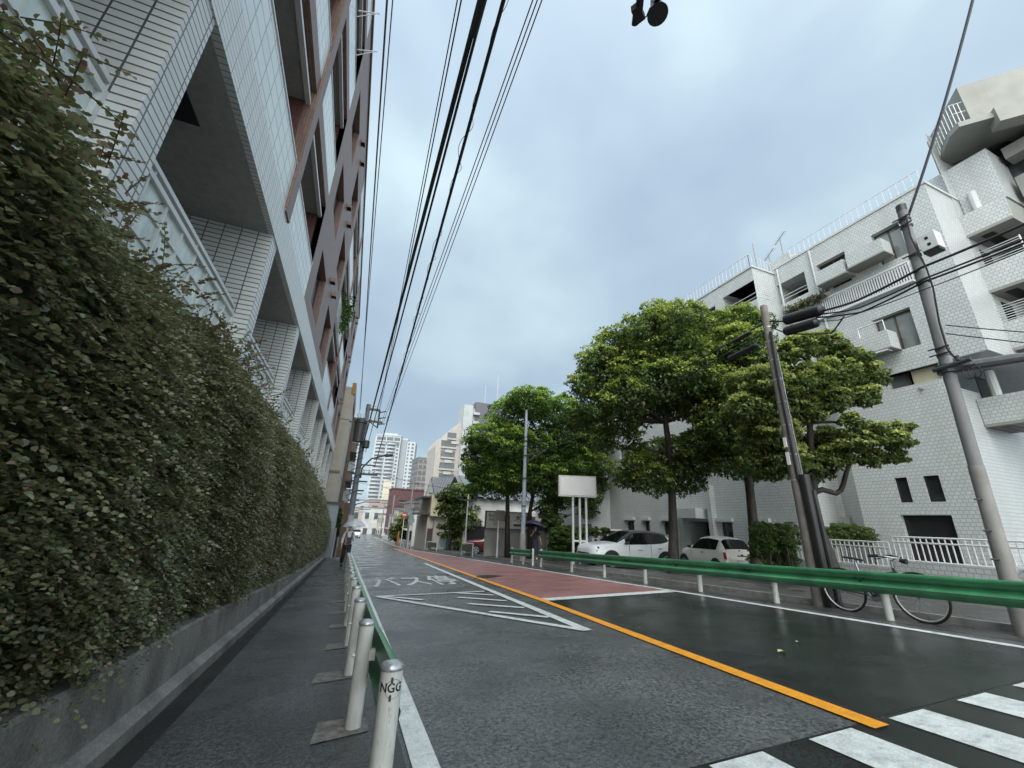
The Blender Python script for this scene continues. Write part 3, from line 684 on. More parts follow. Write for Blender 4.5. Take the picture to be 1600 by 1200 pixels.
# projecting planter boxes with curved drain pipe
def pbox(ya, yb, za, zb, dep=.62, rail=False):
    ya, yb, za, zb = ya*K1, yb*K1, Nz(za), Nz(zb)
    b = MB(); b.box((XR-.06-dep, ya, za), (XR-.06, yb, zb)); o = b.build('window_box', M_tileR, br)
    b = MB(); b.box((XR-.08-dep, ya-.02, za-.05), (XR-.06, yb+.02, za)); b.build('box_base', M_plain, o)
    if rail:
        b = MB(); x = XR-.05-dep
        b.tube([(XR-.08, ya+.06, zb), (x+.06, ya+.06, zb), (x+.06, ya+.06, zb+.42), (x+.06, yb-.3, zb+.42), (x+.06, yb-.3, zb)], .025, 6); b.build('box_rail', M_bars, o)
        b = MB(); b.tube([(x+.3, ya+.15, za-.06), (x, ya+.12, za-.09), (x-.02, ya+.5, za-.09), (x+.05, ya+.6, za-.06)], .03, 6); b.build('drain_pipe', M_bars, o)
pbox(6.38, 7.4, 6.88, 7.46, .6, True); pbox(5.85, 6.9, 10.08, 10.58); pbox(7.0, 7.95, 10.0, 10.52)
# balustrade band of slats with greenery at its end
b = MB(); ya, yb, za, zb = 5.55*K1, 9.3*K1, Nz(8.93), Nz(9.55); x = XR-.2
b.box((x-.02, ya, za-.08), (XR-.06, yb, za)); b.box((x-.02, ya, zb), (x+.06, yb, zb+.06))
n = 52
for i in range(n+1): y = ya+(yb-ya)*i/n; b.box((x, y-.022, za), (x+.04, y+.022, zb))
b.build('slat_balustrade', M_bars, br)
b = MB(); b.box((x+.07, ya, za), (XR-.055, yb, zb-.05)); b.build('balustrade_gap_shade', mat('painted gap shade', (.05, .055, .05), .8), br)  # dark backing paints the shade between the slats
rng = np.random.default_rng(31); n = 300
P = np.stack([np.full(n, x-.08)+rng.normal(0, .06, n), rng.uniform(8.0*K1, 9.5*K1, n), np.full(n, zb+.05)+rng.uniform(-.05, .28, n)], 1)
M_plant = leaf_mat('planter leaf', [(0, (.05, .06, .03)), (.5, (.12, .13, .07)), (1, (.2, .2, .13))])
pg = polys_np('planter_greenery', shoots(P, rng.normal(0, 1, (n, 3))+(0, 0, .5), np.full(n, .2), 5, .09, .2, 1, rng), M_plant, None, (x, 8.8*K1, zb))
T(pg, 'trailing grey green plants along the balustrade of the white building', 'plant')
# lower volume
LY0, LY1, LZ1 = 6.62, 9.96, 6.95
st1 = (6.4*K1, 6.98*K1, Nz(5.69), LZ1-.0, .25); st2 = (5.7*K1, 6.4*K1, Nz(5.69), LZ1-.0, .15)
lw1 = holeN(7.18, 7.49, 2.24, 2.97, .14); lw2 = holeN(6.44, 6.8, 2.24, 2.97, .14); ga = (7.46, 8.8, -.4, 1.99, .16)
b = MB(); wall(b, frR, LY0, LY1, -.6, LZ1, [st1, (LY0+.0001, 6.4*K1, Nz(5.69), LZ1, .15), lw1, lw2, ga], .3)
b.quad((XR, LY0, -.6), (27, LY0, -.6), (27, LY0, LZ1-.75), (XR, LY0, LZ1-.75))
b.quad((XR, LY0, LZ1-.75), (27, LY0, LZ1-.75), (27, LY0+.5, LZ1-.6), (XR, LY0+.5, LZ1-.6))
b.quad((XR, LY1, -.6), (XR+.9, LY1+1.1, -.6), (XR+.9, LY1+1.1, LZ1), (XR, LY1, LZ1)); b.quad((XR+.9, LY1+1.1, -.6), (XR+.9, 14, -.6), (XR+.9, 14, LZ1), (XR+.9, LY1+1.1, LZ1))
b.build('lower_wall', M_tileR, br)
b = MB(); fbox(b, frR, st1[0], st1[1], st1[2], st1[3], .24, .28); b.build('strip_screen', mat('dark mesh screen', (.07, .075, .075), .7), br)
b = MB(); fbox(b, frR, LY0+.02, 6.4*K1, st1[2], LZ1, .14, .18); b.build('strip_blind', M_beige, br)
for h in (lw1, lw2): window(frR, h, .13, br, M_black, M_wing, 1)
b = MB(); fbox(b, frR, 7.44, 8.82, -.5, 2.01, .16, .2); b.build('garage_dark_panel', M_black, br)  # black panel set in the reveal paints the unlit garage interior
b = MB(); fbox(b, frR, 7.48, 8.78, -.4, .9, .12, .15); b.build('garage_gate', M_trim0, br)
# small objects on the recess wall
b = MB(); b.box((XR+.55, 10.75, 1.55), (XR+.85, 11.05, 1.95)); b.build('meter_box', M_plain, br)
# side wings facing the viewer: balcony stack
frS = lambda u, v, d: (u, UY0+d, v)
XB = 19.7
b = MB(); b.box((XB+.0, 5.36, 6.9), (27, 5.378, 17)); b.build('side_wall', M_tileR, br)
for (za, zb, lite) in ((11.9, 12.75, 0), (9.55, 10.5, 1), (7.35, 8.3, 1), (5.0, 5.9, 0)):
    y0 = UY0 if za > 6.5 else LY0
    b = MB(); b.box((XB, y0-1.15, za), (XB+.1, y0-.02, zb)); b.box((XB+.1, y0-1.05, za), (21.5, y0-.02, za+.12)); o = b.build('balcony', M_tileR, br)
    b = MB(); b.box((XB+.1, y0-1.15, za), (21.5, y0-1.05, zb)); b.build('balcony_side', M_plain, o)
    b = MB(); b.box((XB-.01, y0-1.16, za-.1), (21.5, y0-.01, za)); b.build('balcony_soffit', M_plain, o)
    b = MB(); b.box((XB+.3, y0-.55, za-.115), (XB+2.3, y0-.25, za-.1)); b.build('soffit_slot', M_black, o)
    b = MB(); b.box((XB+.5, y0-.03, zb-.2), (XB+1.3, y0-.005, zb+.95)); b.build('balcony_window', M_wing, o)
    if lite:
        b = MB()
        for q in range(7): b.tube([(XB+.05, y0-1.1, zb+.06+.09*q), (XB+.05, y0-.02, zb+.06+.09*q)], .012, 5)
        b.tube([(XB+.05, y0-1.1, zb), (XB+.05, y0-1.1, zb+.64)], .02, 6); b.build('balcony_rail', M_bars, o)
    else:
        b = MB(); b.tube([(XB+.45, y0-.4, zb-.3), (XB+.45, y0-.4, zb+1.0)], .13, 10); b.build('round_column', M_capR, o)
# tall plain wing at far right, dark solid stands in for its shaded openings
b = MB()
for (za, zb) in ((13.1, 14.0), (14.9, 15.4), (10.2, 11.4), (7.6, 8.8)): b.box((21.0, 1.8, za), (27, 4.1, zb))
b.build('wing_parapet', M_plain, br)
b = MB(); b.box((21.6, 2.8, 7), (27, 5.0, 15.95)); b.build('wing_shade_block', M_wing, br)
b = MB(); b.box((20.2, 4.25, 12.95), (27, 7.0, 15.25)); b.build('stair_tower', M_tileR, br)
Zd = onx(1472, 260, 20.6).z
pl_ = [onz(px, py, Zd) for px, py in ((1472, 262), (1474, 238), (1484, 214), (1499, 198), (1520, 192), (1560, 181), (1640, 160), (1660, 215), (1560, 222), (1535, 236))]
b = MB(); b.prism([(q.x, q.y) for q in pl_][::-1], Zd, Zd+.22); b.build('rounded_deck', M_plain, br)
Bc = onz(1519, 190, Zd+.22); zt_ = Zd+2
while proj((Bc.x, Bc.y, zt_))[1] > 137: zt_ += .02
def askew(b, c0, du, dn, z0, z1):
    u = Vector((.68, -.73, 0)); n = Vector((.73, .68, 0))
    p = [c0, c0+u*du, c0+u*du+n*dn, c0+n*dn]; return b.prism([(q.x, q.y) for q in p], z0, z1)
b = MB(); askew(b, Vector((Bc.x, Bc.y, 0)), 10, 2.6, Zd+.22, zt_); b.build('roof_house', M_plain, br)
b = MB(); askew(b, Vector((Bc.x, Bc.y, 0))+Vector((.1, -.55, 0)), 10, .5, Zd-.35, Zd+.32); b.build('fascia', M_plain, br)
b = MB(); pts = [q+Vector((.05, .05, .22)) for q in pl_[:5]]
for i in range(4):
    for k in range(3): q = pts[i].lerp(pts[i+1], k/3); b.tube([q, q+Vector((0, 0, .95))], .012, 5)
for h_ in (.5, .95): b.tube([p+Vector((0, 0, h_)) for p in pts], .013, 5)
b.build('deck_rail', M_bars, br)
# rain pipes and small vents on the street faces
for yy, za_, zb_ in ((9.55, 6.95, 13.6), (11.1, 7.0, 13.6)):
    b = MB(); b.tube([(XR-.12, yy, za_), (XR-.12, yy, zb_)], .045, 8); b.build('rain_pipe', M_capR, br)
for yy, zz in ((8.35, 10.3), (6.25, 10.3), (8.9, 7.6), (7.2, 6.2), (9.3, 4.4), (9.3, 5.5)):
    b = MB(); b.lathe([(.07, 0), (.07, .05), (.02, .07)], (0, 0, 0), 10); b.v = [(XR-.06-z, yy+x, zz+y) for x, y, z in b.v]; b.build('vent_cap', M_plain, br)

# left, projecting block
K2 = 16.4/15.5
def Lz(z): return 1.2+(z-1.2)*K2
XP = 16.4; PY0, PY1, PZ1 = 11.32, 24.0, Lz(12.76)
frP = lambda u, v, d: (XP+d, u, v)
hs = [(11.321, 12.42*K2, Lz(11.12), Lz(12.08), 1.4), (12.9*K2, 13.95*K2, Lz(10.85), Lz(11.92), .25)]
for z in (7.9, 4.9):
    for y in (12.1, 13.6, 15.2, 17.0, 18.6, 20.4): hs.append((y*K2, (y+1)*K2, Lz(z), Lz(z+1.1), .25))
for y in (15.2, 17.0, 18.6, 20.4): hs.append((y*K2, (y+1)*K2, Lz(10.85), Lz(11.92), .25))
gw = [(20.35*K2, 21.05*K2), (19.0*K2, 19.45*K2), (17.3*K2, 17.9*K2), (13.62*K2, 14.23*K2), (11.9*K2, 12.63*K2)]
for a, c in gw: hs.append((a, c, .9, 1.6, .2))
ent = (14.78*K2, 16.08*K2, -.6, 1.62, 1.2); hs.append(ent)
b = MB(); wall(b, frP, PY0, PY1, -1.2, PZ1, hs, .3); zl0, zl1 = hs[0][2], hs[0][3]
for (a, c) in ((-1.2, zl0), (zl1, PZ1)): b.quad((XP, PY0, a), (XR+.9, PY0, a), (XR+.9, PY0, c), (XP, PY0, c))
b.quad((XP+.9, PY0, zl0), (XR+.9, PY0, zl0), (XR+.9, PY0, zl1), (XP+.9, PY0, zl1))
b.quad((XP, PY0, zl0), (XR, PY0, zl0), (XR, PY0+1.5, zl0), (XP, PY0+1.5, zl0)); b.quad((XP, PY0, zl1), (XR, PY0, zl1), (XR, PY0+1.5, zl1), (XP, PY0+1.5, zl1))
b.quad((XP, PY1, -1.2), (26, PY1, -1.2), (26, PY1, PZ1), (XP, PY1, PZ1)); b.build('street_wall', M_tileR, br)
b = MB(); b.box((XP-.05, PY0-.05, PZ1), (26, PY1, PZ1+.1)); b.build('roof', M_capR, br)
for i, h in enumerate(hs[1:-1]): window(frP, h, h[4]-.02, br, M_brf, M_wing if i > 12 else M_paneR, 2 if h[1]-h[0] > .8 else 1)
b = MB(); y0, y1 = hs[0][0], hs[0][1]
for zz in (zl0+.14, zl0+.36): b.tube([(XP+.05, y1, zz), (XP+.05, y0, zz), (XP+.85, y0, zz)], .02, 6)
b.build('loggia_rail', M_bars, br)
b = MB(); fbox(b, frP, y0+.3, y1, zl0, zl1, 1.3, 1.38); b.build('loggia_back', M_paneR, br)
b = MB(); b.box((XP-.8, 14.85*K2, Lz(1.72)), (XP, 16.48*K2, Lz(2.16))); b.build('canopy', M_capR, br)
b = MB(); fbox(b, frP, ent[0], ent[1], -.6, 1.62, 1.15, 1.2); b.build('entrance_door', M_wing, br)
for a, c in gw: b = MB(); b.box((XP-.16, a-.12, 1.63), (XP, c+.12, 1.78)); b.build('lintel', M_capR, br)
for c in (14.66*K2-.3, 16.54*K2+.2): b = MB(); b.box((XP-.3, c, -1), (XP, c+.25, Lz(3.2))); b.build('pier', M_tileR, br)
# low wing at the far end
b = MB(); b.box((14.9, 24.02, -1.5), (24, 33, 4.35)); b.build('low_wing', M_tileR, br)
b = MB(); b.box((14.3, 24.3, 5.2), (17, 26.5, 5.9)); b.build('balcony', M_capR, br)
b = MB(); b.box((15.0, 24.2, 4.35), (22, 31, 8.6)); b.build('setback_storey', M_tileR, br)
b = MB(); b.box((14.2, 24.0, 1.3), (14.88, 24.6, 2.6)); b.build('wall_cabinet', M_capR, br)
# roof: stair house, railings, aerials
b = MB(); b.box((XR+.2, 9.12*K1, UZ1-.3), (XR+3, 10.1*K1, UZ1+.72)); b.build('stair_house', M_tileR, br)
def rrail(pts, h=.75, st=.22):
    b = MB(); pts = [Vector(p) for p in pts]
    for p, q in zip(pts, pts[1:]):
        n = int((q-p).length/st)
        for i in range(n+1): s = p.lerp(q, i/n); b.tube([s, s+Vector((0, 0, h))], .012, 4, False)
        b.tube([p+Vector((0, 0, h)), q+Vector((0, 0, h))], .02, 5); b.tube([p+Vector((0, 0, .08)), q+Vector((0, 0, .08))], .014, 4)
    return b.build('roof_rail', M_bars, br)
rrail([(XR+.15, 5.5, UZ1+.1), (XR+.15, 10.5, UZ1+.1)]); rrail([(XR+1.5, 11.6, PZ1+.1), (XP+.15, 11.5, PZ1+.1), (XP+.15, 23.5, PZ1+.1)], .8)
def aerial(p, h, label, yagi=True):
    b = MB(); p = Vector(p); b.tube([p, p+Vector((0, 0, h))], .03, 6)
    if yagi:
        d = Vector((.5, .85, 0)).normalized(); n = Vector((-d.y, d.x, 0)); t = p+Vector((0, 0, h-.05))
        b.tube([t-d*.55, t+d*.55], .02, 5)
        for k in range(7): q = t+d*(-.5+k*.17); b.tube([q-n*.14, q+n*.14], .01, 4)
    T(b.build('rooftop_aerial', mat('aerial metal', (.25, .25, .26), .4), org=p), label, 'aerial')
aerial(onx(1224, 398, XR+1), 1.1, 'television aerial on the stair house of the white tiled building'); aerial(onx(1204, 412, XR+.6), .6, 'low television aerial beside the stair house on the white roof')
aerial(onx(1183, 417, XP+.6), 1.4, 'thin bare mast on the corner of the white roof', False)

# ------------------------------------------------------------------ white railing fence on a tiled base
XF = 14.6; kf = XF/15.5
fz = lambda z: 1.2+(z-1.2)*kf
def fence(y0, y1, zt, zb, label):
    g = thing('railing_fence', (XF, y0, zb), label, 'fence', 'white railing fences in front of the white building'); b = MB()
    for z in (zb+.03, zt, zt-.14): b.tube([(XF, y0, z), (XF, y1, z)], .024, 6)
    n = int((y1-y0)/.125)
    for i in range(n+1): y = y0+(y1-y0)*i/n; b.tube([(XF, y, zb+.03), (XF, y, zt)], .017, 6)
    b.build('rail_panel', M_bars, g)
    b = MB(); b.box((XF-.1, y0-.06, gz(XF, y0)-.5), (XF+.1, y1+.06, zb)); b.build('base_wall', M_tileR, g)
fence(8.0*kf+.06, 10.3*kf+.6, fz(1.08), fz(.36), 'lower white railing fence on its tiled base beside the round shrub')
fence(4.3*kf, 8.0*kf-.06, fz(1.26), fz(.58), 'higher white railing fence on its tiled base in front of the dark garage')
gt = MB(); x = 12.2; y0 = 3.2
gt.tube([(x, 4.42, .1), (x, 4.42, .62), (x, 4.3, .74), (x, 4.1, .78), (x, 1.5, .85)], .05, 10); gt.tube([(x, 4.38, .5), (x, 1.5, .55)], .03, 8); gt.tube([(x, 3.2, .1), (x, 3.2, .8)], .04, 8)
T(gt.build('bent_barrier', M_bars, org=(x, 4.4, .1), smooth='auto'), 'white bent pipe barrier behind the grey pole at the right edge', 'barrier')
# ------------------------------------------------------------------ background buildings
def facade_block(name, label, c, d, rz, wallm, nfl, ncol, winm, zb, h, wf=.6, hf=.55, cat='building', roof=None, bands=None, side_cols=None, vertical_band=None, group=None):
    """a building with a real grid of recessed windows on its two visible faces (local frame)"""
    g = thing(name, (c[0], c[1], zb), label, cat, group, rz, local=True); dx, dy = d[0]/2, d[1]/2
    b = MB(); b.box((-dx, -dy, 0), (dx, dy, h)); b.build('body', wallm, g)
    fh = h/nfl
    def face(fr, wd, n, nm):
        cw = wd/n; b = MB(); f = MB()
        for k in range(nfl):
            for i in range(n):
                u0 = -wd/2+cw*(i+.5-wf/2); fbox(b, fr, u0, u0+cw*wf, fh*(k+.5-hf/2), fh*(k+.5+hf/2), -.04, .1)
                fbox(f, fr, u0-.05, u0+cw*wf+.05, fh*(k+.5-hf/2)-.1, fh*(k+.5-hf/2)-.02, -.16, .1)
        o = b.build('windows', winm, g); f.build('sills', wallm, o)
    face(lambda u, v, q: (u, -dy+q, v), d[0], ncol, 'front'); face(lambda u, v, q: (-dx+q, -u, v), d[1], side_cols or ncol, 'side')
    b = MB(); b.box((-dx-.15, -dy-.15, h), (dx+.15, dy+.15, h+.3)); b.build('roof', roof or wallm, g)
    return g
M_cream = mat('cream wall tile', (.40, .37, .30), .7, .1, 2, dirt=.35, dscale=.6, dcol=(.25, .23, .19))
M_beigew = mat('beige wall', (.38, .355, .32), .75, .1, 1.5, dirt=.35, dscale=.6, dcol=(.25, .22, .19))
M_darkgrey = mat('dark grey cladding', (.10, .10, .115), .7, .1, 2)
M_lightg = mat('pale grey concrete', (.35, .37, .375), .7, .1, 1)
M_whitew = mat('white house wall', (.56, .57, .55), .7, .1, 1.5, dirt=.4, dscale=.7, dcol=(.3, .3, .28))
M_maroon = mat('maroon wall', (.10, .045, .046), .7, .15, 1)
M_greybr = mat('grey brown wall', (.20, .185, .175), .75, .12, 1)
M_roof = mat('grey roof tile', (.14, .15, .16), .45, .2, 3)
M_winfar = glass_mat('distant window', (.07, .085, .09), .15, .5)
M_bluefar = mat('far tower with painted haze', (.40, .47, .53), .8, .05, 1)  # haze is painted in as a pale blue wall colour

# beyond the apartment block on the left
g = thing('cream_building', (XL, 40, -2), 'cream tiled building with a blank side wall right behind the brown block', 'building')
p = ony(547, 605, 35.2)
b = MB(); b.box((-12, 34.6, -3), (-1.3, 44, 11.4)); b.build('wall', M_cream, g)
b = MB(); b.box((-1.5, 34.55, 10.8), (-1.2, 44.1, 11.8)); b.build('rusty_fascia', mat('rusty fascia', (.30, .17, .05), .7), g)
b = MB(); b.box((-12, 34.5, 4.35), (-1.28, 44, 4.5)); b.box((-12, 34.57, 8.6), (-1.28, 44, 8.66)); b.build('string_course', M_greybr, g)
b = MB(); b.tube([(-1.25, 34.9, -2), (-1.25, 34.9, 11.3)], .07, 6); b.build('drainpipe', M_lightg, g)
g = thing('brown_building', (-1.2, 50, -2.3), 'dark brown building with stacked white air conditioners behind the cream building', 'building')
b = MB(); b.box((-12, 44.2, -4), (-1.0, 58, 11.0)); b.build('wall', mat('dark brown wall', (.10, .07, .055), .7), g)
b = MB()
for z in (1.5, 4.5, 7.5): b.box((-1.0, 45, z), (-.45, 57, z+.9))
b.build('balcony', mat('brown balcony', (.14, .10, .075), .7), g)
for z in (2.6, 5.6, 8.6):
    b = MB(); b.box((-1.0, 46, z), (-.35, 47.3, z+1.0)); b.build('air_conditioner', M_lightg, g)
b = MB(); b.box((-1.0, 45, 10.0), (.1, 45.4, 11.2)); b.build('projecting_sign', M_darkgrey, g)
for i, (y, h_, x, m, lb) in enumerate(((60, 8, -.6, M_lightg, 'narrow pale grey building beyond the brown one on the left'), (72, 7, -.9, M_beigew, 'small beige building far along the left pavement'), (86, 9, -1.2, M_whitew, 'white house near the far end of the left pavement'))):
    facade_block('street_building', lb, (x-5, y+5), (10, 10), 0, m, 3, 3, M_winfar, gz(0, y)-1, h_, group='buildings along the left pavement')
# grey shed, sheet fence and bush at the end of the hedge
b = MB(); z = gz(-1.5, 31)
b.box((-2.6, 30.6, z-.3), (-.85, 33, z+3.4)); sh = thing('grey_shed', (-1.5, 31, z), 'pale grey metal clad shed where the hedge ends', 'shed'); b.build('walls', mat('grey steel cladding', (.33, .37, .39), .5, .1, 3, stretch=(1, 1, 12)), sh)
b = MB(); b.box((-2.75, 30.5, z+3.4), (-.75, 33.1, z+3.55)); b.build('roof', M_darkgrey, sh)
b = MB(); b.box((-1.6, 30.57, z+1.3), (-1.1, 30.6, z+2.3)); b.build('window', M_winfar, sh)
T(MB().tube([(-.75, 30.1, z-.3), (-.75, 30.1, z+1.9)], .07, 8).build('gate_post', M_lightg, org=(-.75, 30.1, z)), 'pale concrete post at the end of the hedge', 'post')
# tower block
rt = rad(-12)
tw = thing('tower_block', tuple(ony(599, 800, 230)), 'tall white residential tower with curved balconies far down the street', 'tower block', rz=rt, local=True); tw.scale = (.93, .93, 1)
zt = ony(606, 680, 230).z-ony(606, 800, 230).z
M_tww = mat('hazed tower white', (.36, .40, .42), .6, .05, 1); M_twg = mat('tower grey', (.24, .26, .28), .6, .08, 1)  # white wall greyed and blued, distance haze painted into its colour
b = MB(); b.box((-10.5, 0, -30), (4.4, 14, zt)); b.box((4.4, 2.5, -30), (8.2, 14, zt-.4)); b.build('body', M_tww, tw)
b = MB(); b.box((4.5, 1.6, -30), (8.0, 3, zt-1.5)); b.build('dark_strip', M_twg, tw)
b = MB(); b.box((8.2, 1.2, -30), (13.2, 14, zt-2.4)); b.build('right_bay', M_tww, tw)
nf = 19; fh = (zt-3)/nf
for k in range(-2, nf):
    z = k*fh
    for (xa, xb) in ((-9.9, -3.9), (-3.3, 2.0)):
        b = MB(); n = 9; pts = []
        for i in range(n): t = i/(n-1); pts.append((xa+(xb-xa)*t, -1.5*math.sin(math.pi*t)-.15))
        b.prism(pts+[(xb, .01), (xa, .01)], z, z+fh*.45); o = b.build('curved_balcony', M_tww, tw)
        b = MB(); b.box((xa+.2, -.06, z+fh*.45), (xb-.2, .05, z+fh*.93)); b.build('window', M_winfar, o)
    b = MB(); b.box((2.4, -.06, z+fh*.3), (3.7, .05, z+fh*.85)); b.box((8.9, 1.14, z+fh*.3), (9.8, 1.25, z+fh*.85)); b.box((11.0, 1.14, z+fh*.3), (12.4, 1.25, z+fh*.85)); b.build('window_row', M_winfar, tw)
b = MB(); 
for (xa, xb) in ((-9.5, -4.5), (-3.8, 0), (.5, 3.8)): b.box((xa, -.08, zt-5.2), (xb, .05, zt-3.3)); b.box((xa, -.08, zt-2.6), (xb, .05, zt-.8))
b.build('top_windows', M_winfar, tw)
b = MB(); b.box((-10.7, -.3, zt), (4.6, 14, zt+.5)); b.box((-6, 3, zt), (2, 10, zt+2)); b.build('roof', M_tww, tw)
# far tower with haze painted into wall and panes, grey mid tower
p = ony(636, 800, 330); facade_block('distant_tower', 'pale blue grey tower almost lost in the haze beside the white tower', (p.x, 332), (7.5, 8), 0, M_bluefar, 14, 5, mat('pane with painted haze', (.33, .4, .46), .6), p.z-10, ony(636, 746, 330).z-p.z+10)
p = ony(660, 800, 150); facade_block('grey_tower', 'grey mid-rise tower with many small balconies behind the maroon building', (p.x+.3, 155), (8.6, 10), rad(6), M_greybr, 11, 5, M_winfar, p.z-4, ony(660, 716, 150).z-p.z+4, .7, .5)
# maroon building
p = ony(636, 815, 110); hh = ony(630, 765, 110).z-p.z
g = facade_block('maroon_building', 'dark maroon commercial building with long horizontal slots down the street', (p.x+.6, 114), (10.5, 8), rad(2), M_maroon, 2, 2, M_maroon, p.z-3, hh+3)
b = MB()
for z in (hh*.62, hh*.85): b.box((-3.4, -4.08, z+1), (1.6, -3.95, z+1.5))
b.build('slot_window', M_black, g)
b = MB(); b.box((-3.4, -4.2, hh*.62+.8), (1.6, -3.9, hh*.62+1)); b.box((-3.4, -4.2, hh*.85+.8), (1.6, -3.9, hh*.85+1)); b.build('slot_ledge', M_greybr, g)
# stepped beige apartment house with the grey service shaft
p0 = ony(672, 800, 75); g = thing('stepped_apartments', (p0.x, 75, 0), 'beige apartment house with stepped upper floors and a grey shaft behind the tiled roofs', 'apartment building')
xa, xb = ony(681, 730, 75).x, ony(712, 730, 75).x; zz = [ony(690, q, 75).z for q in (800, 762, 735, 708, 680)]
prof = [(xa, -2), (xb+1, -2), (xb+1, ony(716, 655, 75).z), (ony(708, 668, 75).x, ony(708, 668, 75).z), (ony(697, 680, 75).x, ony(697, 682, 75).z), (ony(685, 686, 75).x, ony(685, 686, 75).z), (ony(681, 694, 75).x, ony(681, 696, 75).z)]
b = MB(); n = len(prof); b.add([(x, 75, z) for x, z in prof]+[(x, 84, z) for x, z in prof], [tuple(range(n)), tuple(range(n, 2*n))[::-1]]+[(i, (i+1) % n, n+(i+1) % n, n+i) for i in range(n)]); b.build('wall', M_beigew, g)
for (pxa, pxb, pya, pyb) in ((689, 713, 690, 697), (688, 711, 706, 713), (686, 710, 724, 731), (685, 709, 741, 748), (699, 713, 677, 684)):
    q0, q1 = ony(pxa, pyb, 75), ony(pxb, pya, 75); b = MB(); b.box((q0.x, 74.9, q0.z), (q1.x, 75.1, q1.z)); o = b.build('window', M_winfar, g)
    b = MB(); b.box((q0.x, 74.6, q0.z-.35), (q1.x, 75, q0.z-.05)); b.build('sill', M_beigew, o)
    b = MB(); b.box((q0.x+.8, 74.7, q0.z-1.1), (q0.x+2.2, 75, q0.z-.6)); b.build('air_conditioner', M_lightg, o)
q0, q1 = ony(713, 780, 75), ony(722, 640, 75); b = MB(); b.box((xb+.4, 73.6, -2), (xb+2.2, 78, ony(723, 634, 75).z)); b.build('service_shaft', M_lightg, g)
b = MB(); b.box((xb+2.2, 74.2, -2), (ony(745, 640, 75).x, 80, ony(740, 640, 75).z)); b.build('stair_block', M_lightg, g)
b = MB()
for q in range(4): z = ony(735, 650+q*14, 75).z; b.box((xb+2.3, 73.4, z), (ony(747, 640, 75).x, 74.3, z+.5))
b.build('stair_balcony', M_lightg, g)
b = MB(); q0, q1 = ony(744, 628, 74), ony(790, 636, 74); b.box((q0.x, 74, -2), (q1.x+1.5, 82, q0.z)); b.build('top_block', M_darkgrey, g)
for (px, h_) in ((757, 5), (776, 8)):
    q = ony(px, 640, 78); T(MB().tube([(q.x, 78, q0.z-.3), (q.x, 78, q0.z+h_)], .09, 6).build('roof_mast', M_lightg, org=(q.x, 78, q0.z)), 'shorter thin mast on the dark grey rooftop' if h_ == 5 else 'taller thin mast on the dark grey rooftop', 'mast')

# beige house with tiled roof, white hall beside it
Y0 = 46.; g = thing('tile_roof_house', (10, Y0, gz(10, Y0)), 'old beige two storey house with grey tiled roofs at the bend of the street', 'house')
x0, x1 = ony(664, 850, Y0).x, ony(712, 850, Y0).x; zf = ony(670, 806, Y0).z; zr = ony(672, 773, Y0).z
b = MB(); b.box((x0, Y0, -3.5), (x1, Y0+8, zf)); b.build('ground_floor', M_beigew, g)
b = MB(); b.box((x0+.15, Y0-.6, zf), (x1, Y0+8, zr)); b.build('upper_floor', mat('yellow cream wall', (.45, .41, .29), .7, .1, 2), g)
b = MB(); b.box((x0-.9, Y0-.2, zf+.1), (x0+.15, Y0+6, zf+.35)); b.box((x0-.9, Y0-.2, zf+1.9), (x0+.15, Y0+6, zf+2.05))
for k in range(7): b.box((x0-.85, Y0+k*.9, zf+.35), (x0-.8, Y0+k*.9+.1, zf+1.9))
b.build('timber_balcony', M_brf, g)
b = MB(); b.box((x0+.1, Y0-.06, gz(10, Y0)), (x0+.7, Y0+.05, gz(10, Y0)+2.1)); b.build('door', M_brf, g)
def gable(b, xa, xb, ya, yb, ze, zr_): 
    ym = (ya+yb)/2; n = 14
    for s, (p, q) in ((0, (ya, ym)), (1, (yb, ym))):
        for i in range(n*2):
            u0, u1 = xa+(xb-xa)*i/(2*n), xa+(xb-xa)*(i+1)/(2*n); dz = .12*(i % 2)
            b.quad((u0, p, ze+dz), (u1, p, ze+dz), (u1, q, zr_+dz), (u0, q, zr_+dz))
            b.quad((u1, p, ze), (u1, p, ze+.12), (u1, q, zr_+.12), (u1, q, zr_))
    return b
b = gable(MB(), x0+.3, x1-.3, Y0-1.1, Y0+5.5, zr-.05, zr+2.1); b.build('tiled_roof', M_roof, g)
b = MB(); b.add([(x0+.3, Y0-.6, zr), (x0+.3, Y0+5, zr), (x0+.3, Y0+2.2, zr+1.95)], [(0, 1, 2)]); b.build('gable_wall', M_whitew, g)
g = thing('white_hall', (14, 40, gz(14, 40)), 'white rendered hall with a grey tiled gable roof behind the dark trees', 'house')
b = MB(); ya = 38.; xa, xb = ony(726, 800, ya).x, ony(905, 800, ya).x; b.box((xa, ya, gz(14, 40)-1), (xb, ya+9, ony(740, 778, ya).z)); b.build('wall', M_whitew, g)
b = gable(MB(), xa-.2, xb, ya-.5, ya+9.5, ony(740, 778, ya).z, ony(740, 738, ya).z); b.build('tiled_roof', M_roof, g)
b = MB(); b.box((xa+.4, ya-.4, gz(14, 40)-.2), (xa+3.4, ya+.05, ony(745, 822, ya).z)); b.build('dark_carport', M_black, g)
b = MB(); b.box((xa+4.6, ya-1.2, ony(800, 806, ya).z), (xb-1, ya, ony(800, 800, ya).z)); b.build('eaves', M_whitew, g)
